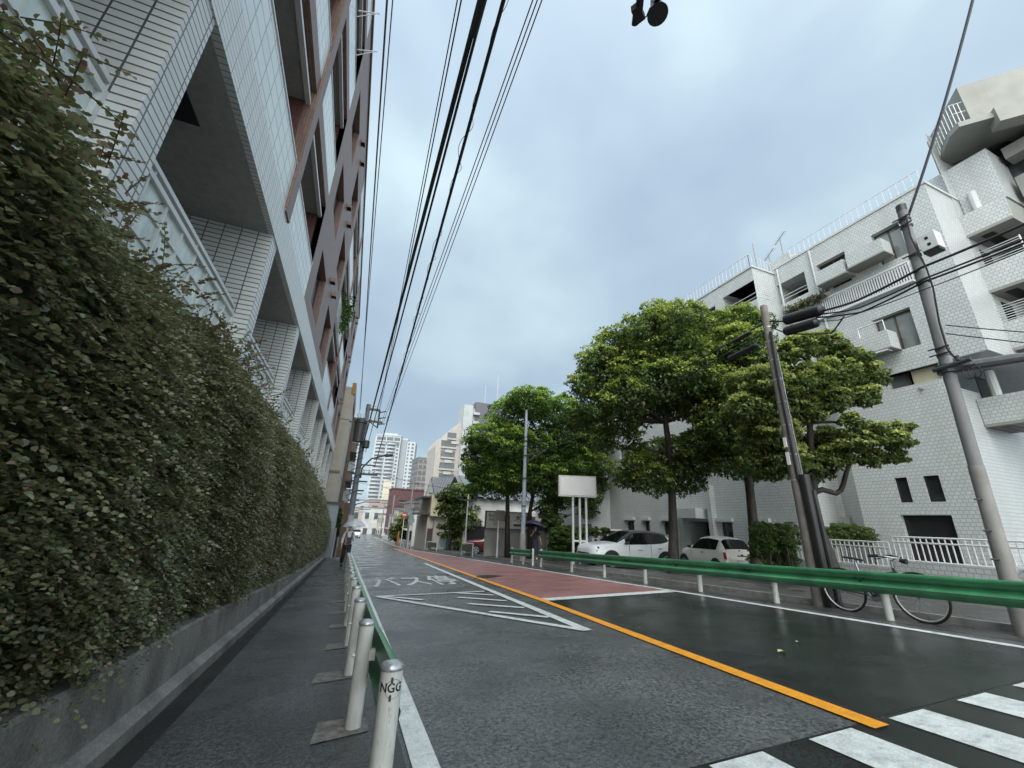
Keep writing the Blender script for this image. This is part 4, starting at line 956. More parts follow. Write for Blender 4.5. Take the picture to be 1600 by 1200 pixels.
# timber yard wall with its signboard
Yw = 25.6; wl, wr_ = ony(757, 850, Yw).x, ony(884, 850, Yw).x
g = thing('yard_wall', (wl, Yw, gz(wl, Yw)), 'grey sheet wall of the yard behind the woman with the umbrella', 'wall')
b = MB(); zt = ony(800, 827, Yw).z
for i in range(10): xa = wl+(wr_-wl)*i/10; b.box((xa, Yw+(.03 if i % 2 else 0), gz(xa, Yw)-.4), (wl+(wr_-wl)*(i+1)/10, Yw+.12, zt)); 
b.build('panel', mat('weathered sheet', (.34, .33, .305), .7, .15, 1.5, dirt=.5, dscale=1, dcol=(.2, .2, .18)), g)
b = MB(); b.box((wl-.1, Yw-.05, zt), (wr_, Yw+.17, zt+.08)); b.build('coping', M_greybr, g)
g = thing('shop_sign', (wl+1, Yw-.2, zt), 'long weathered signboard with black characters above the yard wall', 'sign')
za, zb = ony(790, 826, Yw-.2).z, ony(790, 801, Yw-.2).z; xs0, xs1 = ony(759, 815, Yw-.2).x, ony(827, 815, Yw-.2).x
b = MB(); b.box((xs0, Yw-.28, za), (xs1, Yw-.15, zb)); b.build('board', mat('weathered sign face', (.50, .50, .44), .6, .15, 3, dirt=.5, dscale=2, dcol=(.32, .32, .28)), g)
b = MB(); b.box((xs0-.05, Yw-.3, zb), (xs1+.05, Yw-.12, zb+.07)); b.box((xs0-.05, Yw-.3, za-.06), (xs1+.05, Yw-.12, za)); b.box((xs0-.05, Yw-.3, za), (xs0, Yw-.12, zb)); b.build('frame', M_brf, g)
b = MB()
def put(body, cx, cz, s, sx=1.):
    v_, f_ = text_mb(body, s); b.add([(cx+x*sx, Yw-.287, cz+y) for x, y, z in v_], f_)
W = xs1-xs0; hz = zb-za
put('株式', xs0+W*.12, za+hz*.76, .2); put('会社', xs0+W*.12, za+hz*.52, .2); put('工', xs0+W*.33, za+hz*.62, .5); put('口', xs0+W*.47, za+hz*.62, .48); put('木', xs0+W*.72, za+hz*.62, .52); put('材', xs0+W*.89, za+hz*.62, .52)
b.box((xs0+W*.62, Yw-.286, za+hz*.16), (xs0+W*.97, Yw-.284, za+hz*.3))
b.build('lettering', M_black, g)
# houses along the far right kerb and across the end of the street
rs = random.Random(3)
specs = [(60, 'narrow white house with a shutter past the tiled roof house', M_whitew, 5.2, 4), (68, 'grey brown house with a flat roof further along the right kerb', M_greybr, 6.5, 5), (77, 'beige shop house with a deep canopy further along the right kerb', M_beigew, 5.5, 5), (87, 'pale cream house before the maroon building', M_cream, 6.2, 5), (98, 'small grey house below the maroon building', M_lightg, 5.2, 5), (122, 'white walled house far along the right kerb', M_whitew, 6, 6)]
for y, lb, m, h_, d_ in specs:
    g = facade_block('street_house', lb, (8.5+d_/2+.1*(y-60)/10, y+3.4), (d_, 6.6), rad(rs.uniform(-2, 2)), m, 2, 2, M_winfar, gz(9, y)-.4, h_, .55, .45, 'house', M_roof, group='houses along the right kerb')
    b = MB(); b.box((-d_/2-.9, -2.8, 2.35), (-d_/2+.05, 2.8, 2.5)); b.build('awning', m, g)
    b = MB(); b.box((-d_/2-.03, -1.6, 0), (-d_/2+.05, .3, 2.1)); b.build('shutter', M_darkgrey, g)
ends = [(586, 812, 150, 9, 5.5, mat('pale plaster', (.40, .41, .40), .7, .15, 1), 'white flat roofed house with one dark window where the street ends'), (566, 812, 160, 11, 6.5, M_beigew, 'beige house at the left of the street end'), (600, 800, 170, 14, 9, mat('pinkish roof house', (.30, .24, .22), .7), 'pink roofed house rising behind the white end house'), (572, 800, 185, 9, 11, mat('pale block', (.36, .38, .38), .7, .15, 1), 'pale grey block at the foot of the white tower'), (610, 822, 135, 7, 5.5, M_cream, 'cream house squeezed between the street end and the maroon building')]
for px, py, y, wd, h_, m, lb in ends:
    p = ony(px, 838, y); zb = p.z-1; zt_ = ony(px, py-18, y).z
    facade_block('street_house', lb, (p.x, y+4), (wd, 8), rad(rs.uniform(-8, 8)), m, 2, 3, M_winfar, zb, max(3, zt_-zb), .45, .4, 'house', M_roof, group='houses at the end of the street')
p = ony(604, 770, 200); facade_block('cream_block', 'narrow cream block standing before the tower', (p.x, 203), (3.6, 5), 0, mat('warm cream', (.52, .48, .38), .7), 6, 1, mat('warm cream', (.52, .48, .38), .7), p.z-14, ony(604, 752, 200).z-p.z+14)
# ------------------------------------------------------------------ trees
M_bark = mat('wet dark bark', (.04, .033, .026), .7, .4, 8, bump=1, bscale=30, stretch=(1, 1, .3))
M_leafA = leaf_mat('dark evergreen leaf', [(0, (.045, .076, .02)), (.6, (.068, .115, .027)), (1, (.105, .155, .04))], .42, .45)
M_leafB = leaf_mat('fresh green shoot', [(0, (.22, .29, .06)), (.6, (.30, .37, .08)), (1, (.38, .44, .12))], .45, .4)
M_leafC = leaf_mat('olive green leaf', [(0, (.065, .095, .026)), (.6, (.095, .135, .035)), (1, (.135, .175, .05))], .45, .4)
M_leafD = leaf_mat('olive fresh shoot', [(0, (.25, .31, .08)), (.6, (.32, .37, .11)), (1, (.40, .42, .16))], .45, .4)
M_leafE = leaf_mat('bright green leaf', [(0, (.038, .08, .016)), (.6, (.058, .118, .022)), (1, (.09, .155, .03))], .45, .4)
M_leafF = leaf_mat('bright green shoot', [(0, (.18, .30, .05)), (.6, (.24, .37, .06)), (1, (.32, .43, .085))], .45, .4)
def leafcloud(blobs, nper, ls, rng, fresh=.35, flat=.85):
    """leaves on small domed sprays that sit on the surface of each clump, and looser leaves inside"""
    out = []; fl = []; tot = sum(r*r for c, r in blobs)
    def put(Q, nrm, fr, k=1.):
        n = len(Q); d = nrm*.55+rng.normal(0, .6, (n, 3))+np.array((0, 0, -.3)); up = nrm*.8+rng.normal(0, .35, (n, 3))+np.array((0, 0, .7))
        a, b_, c_ = basis(d, up); sz = ls*k*rng.uniform(.6, 1.25, n)
        out.append(Q[:, None, :]+sz[:, None, None]*(QL[None, :, 0:1]*a[:, None, :]+QL[None, :, 1:2]*b_[:, None, :]+QL[None, :, 2:3]*c_[:, None, :])); fl.append(fr)
    for c, r in blobs:
        c = np.array(c); N_ = nper*5*r*r/tot; m = max(6, int(N_/60))
        u = rng.normal(0, 1, (m, 3)); u /= np.linalg.norm(u, axis=1, keepdims=True); u[:, 2] = np.where(u[:, 2] < -.55, -u[:, 2], u[:, 2])
        wob = rng.uniform(.78, 1.12, m); S = c+u*(r*wob)[:, None]*np.array((1, 1, flat)); R = rng.uniform(.5, 1.0, m)*min(.46, max(.2, r*.5))*(ls/.13)**.4
        fresh_lit = rng.uniform(0, 1, m) < fresh*np.clip(.5+.9*u[:, 2], .12, 1.2)  # fresh growth weighted upward, so top light is painted into the leaf colours
        k = max(12, int(N_*.8/m))
        v = rng.normal(0, 1, (m, k, 3)); v += (u*.8+np.array((0, 0, .55)))[:, None, :]; v /= np.linalg.norm(v, axis=2, keepdims=True)
        rr = rng.uniform(.35, 1, (m, k))**.5
        Q = S[:, None, :]+v*(R[:, None]*rr)[..., None]*np.array((1.1, 1.1, .62))
        f = np.repeat(fresh_lit[:, None], k, 1) & (rng.uniform(0, 1, (m, k)) < .9) & (rr > .45) & (v[:, :, 2] > -.1)
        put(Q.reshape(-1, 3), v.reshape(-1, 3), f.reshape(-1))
        n = int(N_*.3); w_ = rng.normal(0, 1, (n, 3)); w_ /= np.linalg.norm(w_, axis=1, keepdims=True)
        put(c+w_*(r*rng.uniform(.2, .95, n)**.6)[:, None]*np.array((1, 1, flat)), w_, np.zeros(n, bool), 1.15)
    return np.concatenate(out), np.concatenate(fl)
QL = np.array([(-.5, 0, 0), (0, .27, .04), (.55, 0, -.06), (0, -.27, .04)])
def limb(b, p0, p1, r0_, r1_, rng, k=6, wig=.12):
    p0, p1 = Vector(p0), Vector(p1); pts = []
    for i in range(k+1):
        t = i/k; q = p0.lerp(p1, t); s = wig*math.sin(math.pi*t)*(p1-p0).length*.3
        pts.append(q+Vector((rng.normal(0, 1)*s, rng.normal(0, 1)*s, (.35*s if 0 < i < k else 0))))
    b.tube(pts, [r0_+(r1_-r0_)*i/k for i in range(k+1)], 8)
def tree(label, base, D, blobs, trunkpts, rtrunk, n, ls, mats, seed, fresh=.35, dspread=1.0, group='trees before the white building', name='tree', dmin=None, forks=None):
    rng = np.random.default_rng(seed); base = Vector(base)
    g = thing(name, base, label, 'tree', group)
    BL = []
    for i, q in enumerate(blobs):
        px, py, r = q[:3]; dz = q[3] if len(q) > 3 else rng.uniform(-.9, .9)*dspread
        d_ = D+dz
        if dmin: d_ = max(d_, dmin)
        BL.append((ondep(px, py, d_), r*d_/F))
    b = MB(); tp = [base-Vector((0, 0, .2))]+[ondep(x, y, D+(p[0] if p else 0)) for x, y, *p in trunkpts]
    k = len(tp); b.tube(tp, [rtrunk*(1.25 if i == 0 else 1-.55*i/(k-1)) for i in range(k)], 10)
    b.build('trunk', M_bark, g, smooth=True)
    b = MB(); top = tp[-1]; fk = tp[1:]
    for c, r in BL:
        s = min(fk, key=lambda q: (q-c).length+max(0, q.z-c.z)*2); limb(b, s, c, rtrunk*.38, .025, rng)
        for q in range(3):
            u = Vector(rng.normal(0, 1, 3)).normalized(); limb(b, c, c+u*r*.8, .03, .008, rng, 3)
    b.build('branches', M_bark, g, smooth=True)
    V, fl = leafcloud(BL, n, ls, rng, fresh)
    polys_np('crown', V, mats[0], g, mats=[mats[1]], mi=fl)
    return g
t1 = Vector((11.1, 12.5, gz(11.1, 12.5))); D1 = depth((11.1, 12.5, 4))
tree('tall dark round-headed street tree, largest of the trees, beside the white car', t1, D1,
     [(1055, 515, 42), (1010, 528, 40), (968, 545, 34), (930, 580, 34), (908, 607, 22), (955, 600, 42), (1000, 580, 44), (1050, 565, 48), (1095, 545, 42), (1112, 595, 36, -.4), (928, 640, 30), (965, 655, 34), (1005, 640, 36, .6), (1060, 625, 40), (1095, 640, 34), (1030, 600, 40, -1.2), (985, 625, 34, -1.2), (1075, 590, 36, -1.3), (915, 660, 20),
      (1000, 738, 36), (1045, 712, 32), (1085, 728, 30), (972, 750, 18), (1062, 752, 32), (1020, 755, 28), (1125, 560, 26), (1025, 498, 26), (1082, 497, 24), (945, 560, 20), (950, 690, 24), (990, 690, 18)],
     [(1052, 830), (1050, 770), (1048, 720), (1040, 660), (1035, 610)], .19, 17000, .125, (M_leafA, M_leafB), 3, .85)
t2 = Vector((12.3, 10.1, gz(12.3, 10.1))); D2 = depth((13.2, 11.2, 4))
tree('dark leafy tree between the large round tree and the brown pole, trunk before the bush', t2, D2,
     [(1150, 508, 30), (1120, 512, 26), (1180, 510, 24), (1138, 545, 36), (1170, 545, 30), (1150, 590, 40), (1180, 620, 40), (1140, 630, 40), (1125, 670, 40), (1160, 680, 42), (1185, 700, 36), (1140, 720, 36), (1105, 700, 36), (1175, 735, 26), (1150, 480+20, 20), (1120, 610, 40), (1195, 660, 34)],
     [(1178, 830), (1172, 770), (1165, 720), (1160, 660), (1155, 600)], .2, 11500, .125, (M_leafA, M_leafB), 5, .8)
t3 = Vector((12.0, 7.5, gz(12, 7.5))); D3 = depth((12.0, 7.6, 3.5))
tree('lighter olive green spreading tree behind the wooden pole, with a crooked trunk', t3, D3,
     [(1250, 545, 24), (1285, 540, 23), (1222, 560, 23), (1325, 558, 22), (1345, 595, 28), (1300, 590, 31), (1250, 600, 33), (1355, 622, 19), (1200, 600, 31), (1250, 645, 28), (1305, 628, 22), (1190, 640, 29), (1215, 680, 29), (1235, 720, 28), (1170, 600, 26), (1205, 735, 22), (1160, 640, 26), (1185, 690, 29),
      (1332, 690, 23, -.6), (1370, 682, 22, -.6), (1398, 690, 19, -.7), (1412, 672, 12, -.7), (1308, 715, 24, -.4), (1272, 738, 22), (1292, 685, 19), (1362, 718, 17, -.5), (1335, 660, 15, -.6), (1395, 715, 14, -.6), (1260, 700, 22)],
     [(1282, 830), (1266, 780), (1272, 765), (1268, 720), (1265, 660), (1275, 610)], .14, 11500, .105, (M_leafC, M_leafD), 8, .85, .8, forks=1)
b = MB(); pts = [ondep(x, y, D3-d) for x, y, d in ((1268, 776, 0), (1275, 768, .05), (1285, 765, .1), (1296, 768, .15), (1306, 771, .2), (1314, 766, .24), (1318, 756, .28), (1322, 740, .33), (1330, 715, .4))]; b.tube(pts, [.085, .08, .076, .072, .069, .066, .062, .056, .045], 10)
b.build('crooked_limb', M_bark, [o for o in bpy.data.objects if o.get('label', '').startswith('lighter olive')][0], smooth=True)
yA = 23.4
tA = ony(793, 868, yA); DA = depth(tA+Vector((0, 0, 3)))
tree('bright green dense tree left of the grey lamp pole', (tA.x, tA.y, gz(tA.x, tA.y)), DA,
     [(768, 690, 36), (800, 655, 36), (828, 632, 27), (754, 730, 26), (790, 740, 40), (748, 695, 17), (824, 742, 34), (770, 757, 30), (828, 705, 36), (800, 700, 36, -1), (740, 740, 16), (747, 760, 16), (805, 757, 28),  (810, 612+14, 18), (735, 715, 12)],
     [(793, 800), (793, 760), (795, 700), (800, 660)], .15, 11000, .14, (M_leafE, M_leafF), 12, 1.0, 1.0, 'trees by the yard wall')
tB = ony(828, 868, yA+1); DB = depth(tB+Vector((0, 0, 3)))
tree('bright green tree just right of the grey lamp pole, behind the dark umbrella', (tB.x, tB.y, gz(tB.x, tB.y)), DB,
     [(842, 640, 28), (872, 648, 30), (900, 655, 26), (885, 690, 34), (852, 695, 36), (870, 735, 36), (840, 740, 32), (915, 672, 20), (900, 725, 28), (856, 762, 26), (920, 700, 20), (845, 622, 16), (884, 772, 22)],
     [(828, 800), (835, 760), (850, 700), (865, 660)], .15, 9500, .14, (M_leafE, M_leafF), 14, 1.0, 1.0, 'trees by the yard wall')
tC = ony(869, 860, yA+1); DC = depth(tC+Vector((.6, .6, 3)))
tree('darker green tree standing behind the blank signboard', (tC.x, tC.y, gz(tC.x, tC.y)), DC,
     [(905, 745, 26), (880, 775, 26), (915, 775, 22), (930, 730, 22), (935, 760, 16), (860, 800, 20), (890, 720, 26), (930, 690, 22), (920, 800, 14)],
     [(869, 810), (872, 780), (890, 740)], .11, 5000, .15, (M_leafA, M_leafF), 16, .7, 1.0, 'trees by the yard wall')
tD = ony(716, 862, 39.); DD = depth(tD+Vector((0, 0, 2)))
tree('small dark garden tree with pale new leaves at the corner of the tiled roof house', (tD.x, tD.y, gz(tD.x, tD.y)), DD,
     [(713, 772, 18), (722, 790, 22), (705, 800, 18), (728, 815, 20), (712, 825, 22), (738, 770, 12), (735, 835, 14), (700, 778, 12), (720, 848, 16)],
     [(716, 845), (716, 815), (716, 785)], .12, 2600, .26, (M_leafA, M_leafD), 18, .3, .8, None)
tE = ony(633, 850, 66.); DE = depth(tE+Vector((0, 0, 2)))
tree('small olive tree on the right kerb far down the street', (tE.x, tE.y, gz(tE.x, tE.y)), DE,
     [(630, 815, 9), (622, 826, 10), (636, 830, 9), (618, 838, 8), (630, 842, 9)], [(632, 842), (630, 825)], .12, 900, .32, (M_leafC, M_leafD), 19, .3, .6, None)
def bush(label, blobs, D, n, ls, mats, seed, fresh=.3, flat=1.0, name='bush', group=None):
    rng = np.random.default_rng(seed); BL = [(ondep(x, y, D+(p[0] if p else 0)), r*D/F) for x, y, r, *p in blobs]
    c = sum((q for q, r in BL), Vector())/len(BL); base = (c.x, c.y, gz(c.x, c.y)); g = thing(name, base, label, 'bush', group)
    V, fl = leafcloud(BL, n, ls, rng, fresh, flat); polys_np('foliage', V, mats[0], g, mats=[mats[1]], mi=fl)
    b = MB()
    for q, r in BL: b.tube([Vector((q.x, q.y, gz(q.x, q.y)-.1)), q], [.04, .015], 6)
    b.build('stems', M_bark, g); return g
bush('clipped dark green bush beside the blank signboard posts', [(868, 840, 11), (880, 838, 13), (893, 838, 13), (872, 852, 12), (885, 855, 13), (897, 855, 11), (905, 835, 10), (916, 833, 8), (930, 833, 7), (945, 833, 7), (865, 860, 9)], 22.5, 4200, .10, (M_leafA, M_leafE), 41, .5)
bush('small dark shrub behind the clipped bush and the umbrella', [(860, 812, 9), (870, 818, 8), (852, 822, 8), (864, 826, 8)], 24.5, 900, .16, (M_leafA, M_leafE), 42, .2)
# box-clipped shrub in front of the tiled building
D_ = depth((13.9, 10.6, .5)); bl_ = []
for py in (830, 845, 860, 875, 888):
    for px in (1184, 1197, 1211, 1225, 1234): bl_.append((px, py, 11, random.uniform(-.3, .3)))
bush('tall square clipped dark shrub behind the tree trunk right of the cream car', bl_, D_, 7000, .06, (M_leafA, M_leafA), 43, 0)
D_ = depth((15.6, 10.6, .8)); bush('low rounded olive shrub behind the white railing', [(1295, 836, 10), (1308, 832, 11), (1322, 832, 11), (1338, 833, 11), (1352, 836, 10), (1360, 842, 8), (1300, 846, 10), (1320, 845, 11), (1342, 846, 10)], D_, 3600, .055, (M_leafC, M_leafA), 44, .4)
bush('narrow green bush beside the grey shed on the left', [(526, 800, 5), (529, 808, 6), (526, 818, 6), (529, 826, 6), (527, 834, 5)], depth((-.9, 33.8, 0)), 700, .12, (M_leafE, M_leafA), 45, .4)
# balcony greenery on the brown block
rng = np.random.default_rng(50); c = onx(537, 488, XL+.05); n = 150
P = np.stack([np.full(n, c.x)+rng.uniform(-.1, .3, n), c.y+rng.normal(0, .45, n), c.z+rng.uniform(-.9, .8, n)], 1)
T(polys_np('balcony_plant', shoots(P, rng.normal(0, 1, (n, 3))+(0, 0, -.4), np.full(n, .3), 6, .12, .4, 1, rng), M_leafE, None, tuple(c)), 'green plant hanging over an upper balcony of the brown block', 'plant')
# fallen leaves on the wet road
for i, (px, py, lb) in enumerate(((1216, 1022, 'pale fallen leaf lying on the dark wet lane'), (1244, 1006, 'tiny fallen leaf upright on the dark wet lane near the kerb'))):
    p = gr(px, py); L_ = LEAF*(.11 if i == 0 else .06); z = gz(p.x, p.y)+.02
    V = np.array([[(p.x+a, p.y+b_*.7, z+abs(b_)*.3+c_*.2) for a, b_, c_ in L_]])
    T(polys_np('fallen_leaf', V, mat('fallen leaf', (.40, .42, .22), .5), None, (p.x, p.y, z)), lb, 'leaf')
# ------------------------------------------------------------------ poles, cables, signs
M_pole = mat('weathered concrete pole', (.20, .205, .205), .65, .3, 3, bump=.3, bscale=40, dirt=.7, dscale=3, dcol=(.09, .085, .08), stretch=(1, 1, .2))
M_pole2 = mat('pale concrete pole', (.235, .23, .215), .7, .2, 4, bump=.3, bscale=40, dirt=.6, dscale=3, dcol=(.14, .13, .11))
M_cable = mat('black cable', (.012, .012, .013), .45)
M_cableg = mat('grey cable', (.07, .075, .09), .45)
M_steel = mat('dark steel fitting', (.06, .062, .065), .45, .2, 10, metal=.4)
M_brace = mat('weathered steel arm', (.085, .09, .1), .5, .2, 8)
def vpole(x, y, z0, z1, ra, rb, n=20): return MB().lathe([(ra, z0), (ra*.7+rb*.3, z0+(z1-z0)*.3), (ra*.3+rb*.7, z0+(z1-z0)*.7), (rb, z1), (rb*.9, z1+.015)], (x, y, 0), n)
def cable(pts, r, label, group, m=None, sag=.25, n=16, name='overhead_cable', cat='cable'):
    out = []
    for p, q in zip(pts, pts[1:]):
        p, q = Vector(p), Vector(q)
        for i in range(n): t = i/n; out.append(p.lerp(q, t)-Vector((0, 0, sag*4*t*(1-t))))
    out.append(Vector(pts[-1])); b = MB().tube(out, r, 6)
    return T(b.build(name, m or M_cable, smooth=True, org=tuple(out[0])), label, cat, group)
# grey pole at the right edge
x, y = 8.0, 2.95; gz2 = gz(x, y); top = onx(1408, 322, x).z; y2 = onx(1500, 660, x).y
gp = thing('utility_pole', (x, 2.88, gz2), 'grey concrete utility pole nearest the right edge, with a white box near its top', 'utility pole', 'utility poles')
b = MB(); ptop = onx(1408, 325, x); pb = onx(1592, 960, x)
axis = lambda z: Vector((x, pb.y+(ptop.y-pb.y)*(z-pb.z)/(ptop.z-pb.z), z))
zs = [gz2-.3, gz2+.4, 2.2, 4.3, top]; b.tube([axis(z) for z in zs[:3]], [.088, .086, .082], 20); b.build('lower_sleeve', M_pole2, gp, smooth='auto')
b = MB(); b.tube([axis(z) for z in (2.2, 4.3, top)], [.076, .071, .064], 20); b.build('shaft', M_pole, gp, smooth='auto')
b = MB(); b.tube([axis(top-.1), axis(top+.01)], .068, 20); b.build('top_cap', M_steel, gp, smooth='auto')
for z in (top-.28, top-.42, top-1.0, 5.1, 3.95, 3.85): q = axis(z); MB().tube([q-Vector((0, 0, .02)), q+Vector((0, 0, .02))], .08, 16).tube([q+Vector((-.1, -.12, 0)), q+Vector((-.1, .12, 0))], .012, 6).build('pole_band', M_steel, gp)
q = axis(onx(1440, 385, x).z); b = MB(); b.box((q.x-.1, q.y-.33, q.z-.16), (q.x+.1, q.y-.12, q.z+.14)); o = b.build('junction_box', M_alu, gp, bevel=.01)
b = MB(); b.box((q.x-.103, q.y-.24, q.z+.02), (q.x-.1, q.y-.2, q.z+.07)); b.box((q.x-.103, q.y-.25, q.z-.1), (q.x-.1, q.y-.21, q.z-.05)); b.build('box_latch', M_black, o)
b = MB(); b.box((q.x-.09, q.y-.32, q.z-.2), (q.x+.09, q.y-.13, q.z-.16)); b.build('box_base', M_black, o)
q = axis(onx(1490, 575, x).z); e1 = onx(1640, 552, x+.25)
b = MB(); b.tube([q+Vector((-.02, -.05, 0)), e1], [.085, .06], 10); b.build('side_arm', M_brace, gp, smooth='auto')
b = MB(); b.tube([q+Vector((0, 0, -.06)), q+Vector((0, 0, .06))], .125, 14); b.tube([q+Vector((-.12, .12, .0)), q+Vector((-.1, -.3, .04))], .035, 8); b.tube([q+Vector((-.12, -.18, .06)), q+Vector((-.12, -.18, .13))], .025, 8); b.build('arm_clamp', M_steel, gp)
b = MB()
for s in (0, .06):
    c0 = q+Vector((-.1, -.2-s, -.04)); b.tube([c0+Vector((0, -.08*math.sin(t)-.05*t*.2, -.17*math.sin(t/2)**2*1.2+.05*(t/math.pi-1)*0)) for t in [math.pi*2*i/12 for i in range(13)]], .007, 5)
b.build('cable_loop', M_cable, gp)
for z in (1.0, 1.35, 1.75, .65): b = MB(); q = axis(z); b.tube([q+Vector((-.13, .06, 0)), q+Vector((-.08, .0, 0))], .012, 6); b.build('step_bolt', M_steel, gp)
b = MB(); pts = [axis(top-.25)+Vector((-.08, -.06, 0)), axis(top-.7)+Vector((-.1, -.05, 0)), onx(1448, 420, x-.12), onx(1458, 450, x-.12), onx(1468, 505, x-.1), onx(1480, 545, x-.1), onx(1498, 566, x-.1)]
b.tube(pts, .012, 6); b.build('drop_wire', M_cable, gp)
# wooden looking pole with covered cables
x = 8.1; y = 5.48; gp1 = thing('utility_pole', (x, y, gz(x, y)), 'brownish concrete utility pole before the trees, with cable splice cases at its top', 'utility pole', 'utility poles')
z1 = onx(1195, 478, x).z
vpole(x, y, gz(x, y)-.2, z1, .108, .075).build('shaft', mat('brown grey pole', (.16, .145, .13), .75, .25, 4, bump=.4, bscale=40, dirt=.6, dscale=3, dcol=(.07, .06, .05)), gp1, smooth='auto')
b = MB(); b.tube([(x-.02, y-.2, gz(x, y)), (x-.02, y-.17, 2.3)], .095, 12); b.tube([(x+.02, y-.32, gz(x, y)), (x+.02, y-.26, 2.0)], .05, 10); b.build('cable_cover', M_black, gp1, smooth='auto')
b = MB(); b.tube([(x-.08, y-.1, 2.2), (x-.09, y-.09, 4.2), (x-.08, y-.1, 5.4)], .03, 8); b.build('riser_cable', M_cable, gp1)
b = MB(); b.tube([(x-.03, y-.15, 2.3), (x-.03, y-.13, 3.7), (x-.03, y-.12, 4.9)], .016, 6); b.build('blue_riser', mat('teal cable', (.03, .16, .2), .4), gp1)
for z in (2.2, 2.7, 3.3, 3.8, 4.3, 4.75, 5.2, 5.55): b.tube([(x, y, z), (x, y, z+.025)], .109-.0052*z, 14)
b.build('pole_bands', M_zinc, gp1)
b = MB(); b.box((x-.135, y-.03, 2.5), (x-.115, y+.03, 2.75)); b.box((x-.135, y-.03, 2.85), (x-.115, y+.03, 3.05)); b.build('number_plates', M_alu, gp1)
# splice cases (dark horizontal cylinders) on the cables
sp = lambda px, py, X=8.1: onx(px, py, X)
for i, (a, c, r, lb) in enumerate((((1228, 500), (1283, 484), .115, 'upper black splice case hanging right of the pole top'), ((1228, 518), (1276, 504), .10, 'lower black splice case hanging right of the pole top'),
                                   ((1146, 534), (1172, 520), .05, 'short dark splice case left of the pole top'), ((1140, 560), (1182, 540), .065, 'long dark splice case lower left of the pole top'))):
    p, q = sp(*a), sp(*c); d = (q-p).normalized()
    b = MB(); b.tube([p-d*.04, p, p+d*.03, q-d*.03, q, q+d*.04], [r*.5, r*.95, r, r, r*.95, r*.5], 12)
    T(b.build('splice_case', M_black, smooth='auto', org=tuple((p+q)/2)), lb, 'splice case', 'cable splice cases')
p1 = lambda dz=0: Vector((8.1, 5.48, 5.72+dz))
GR = 'cables on the right side poles'
lamp = Vector((8.3, 19.87, 5.6))
ends = [((1600, 349), (1440, 418), (1338, 470), 'thick upper cable crossing the grey pole at right'), ((1600, 374), (1442, 436), (1340, 482), 'middle cable crossing the grey pole at right'), ((1600, 381), (1442, 441), (1345, 488), 'lower paired cable crossing the grey pole at right'), ((1600, 392), (1445, 452), (1310, 500), 'thin lowest cable crossing the grey pole at right')]
for i, (a, m1, c, lb) in enumerate(ends):
    pa = onx(a[0]+60, a[1]-26, 8.0); cable([pa, onx(*m1, 7.9), onx(*c, 8.1), onx(1283-4*i, 486+5*i, 8.1)], (.02, .014, .016, .008)[i], lb, GR, sag=.015, n=6)
cable([sp(1283, 486), sp(1228, 502), p1()], .016, 'short cable from the upper splice case to the pole top', GR, sag=.0, n=4)
cable([sp(1320, 492), sp(1300, 520), sp(1262, 522), sp(1228, 520), p1(-.1)], .014, 'looping cable under the splice cases', GR, sag=.01, n=4)
for i, (a, lb) in enumerate(((0, 'upper cable running from the wooden pole past the large tree'), (-.22, 'lower cable running from the wooden pole past the large tree'))):
    cable([p1(a), lamp+Vector((-.1, 0, -.5*i))], .016, lb, GR, sag=.35, n=20)
cable([onx(1530, -40, 7.6), axis(top-.22)], .02, 'single cable dropping steeply onto the grey pole from above', GR, M_cableg, sag=.1)
for i, (py, pe, lb) in enumerate(((508, 517, 'upper thin stay wire leaving the grey pole to the right'), (521, 535, 'lower thin stay wire leaving the grey pole to the right'))):
    cable([onx(1478, py, 7.95), onx(1660, pe+6, 9.2)], .009, lb, GR, sag=.01)
# lamp pole (grey steel) in front of the bright trees
x, y = 8.3, 19.87; gp3 = thing('lamp_pole', (x, y, gz(x, y)), 'slim grey street pole with a pale lower sleeve in front of the bright green trees', 'pole', 'utility poles')
z1 = onx(822, 642, x).z; zm = onx(819, 835, x).z
vpole(x, y, zm, z1, .12, .07, 16).build('shaft', mat('blue grey steel', (.22, .26, .30), .5, .2, 5, dirt=.4, dscale=4, dcol=(.12, .13, .14)), gp3, smooth='auto')
vpole(x, y, gz(x, y)-.2, zm, .155, .15, 16).build('lower_sleeve', M_pole2, gp3, smooth='auto')
b = MB(); b.tube([(x, y, 4.2), (x+.9, y-.8, 4.95)], .04, 6); b.tube([(x, y, 4.75), (x+.5, y-.4, 4.7)], .025, 6); b.tube([(x, y, 4.55), (x+.9, y-.8, 4.95), (x+2.4, y-2.6, 5.6)], .018, 6); b.build('stay_bracket', M_steel, gp3)
for z in (2.0, 3.4, 4.6, 5.4): MB().tube([(x, y, z), (x, y, z+.05)], .135, 12).build('pole_band', M_steel, gp3)
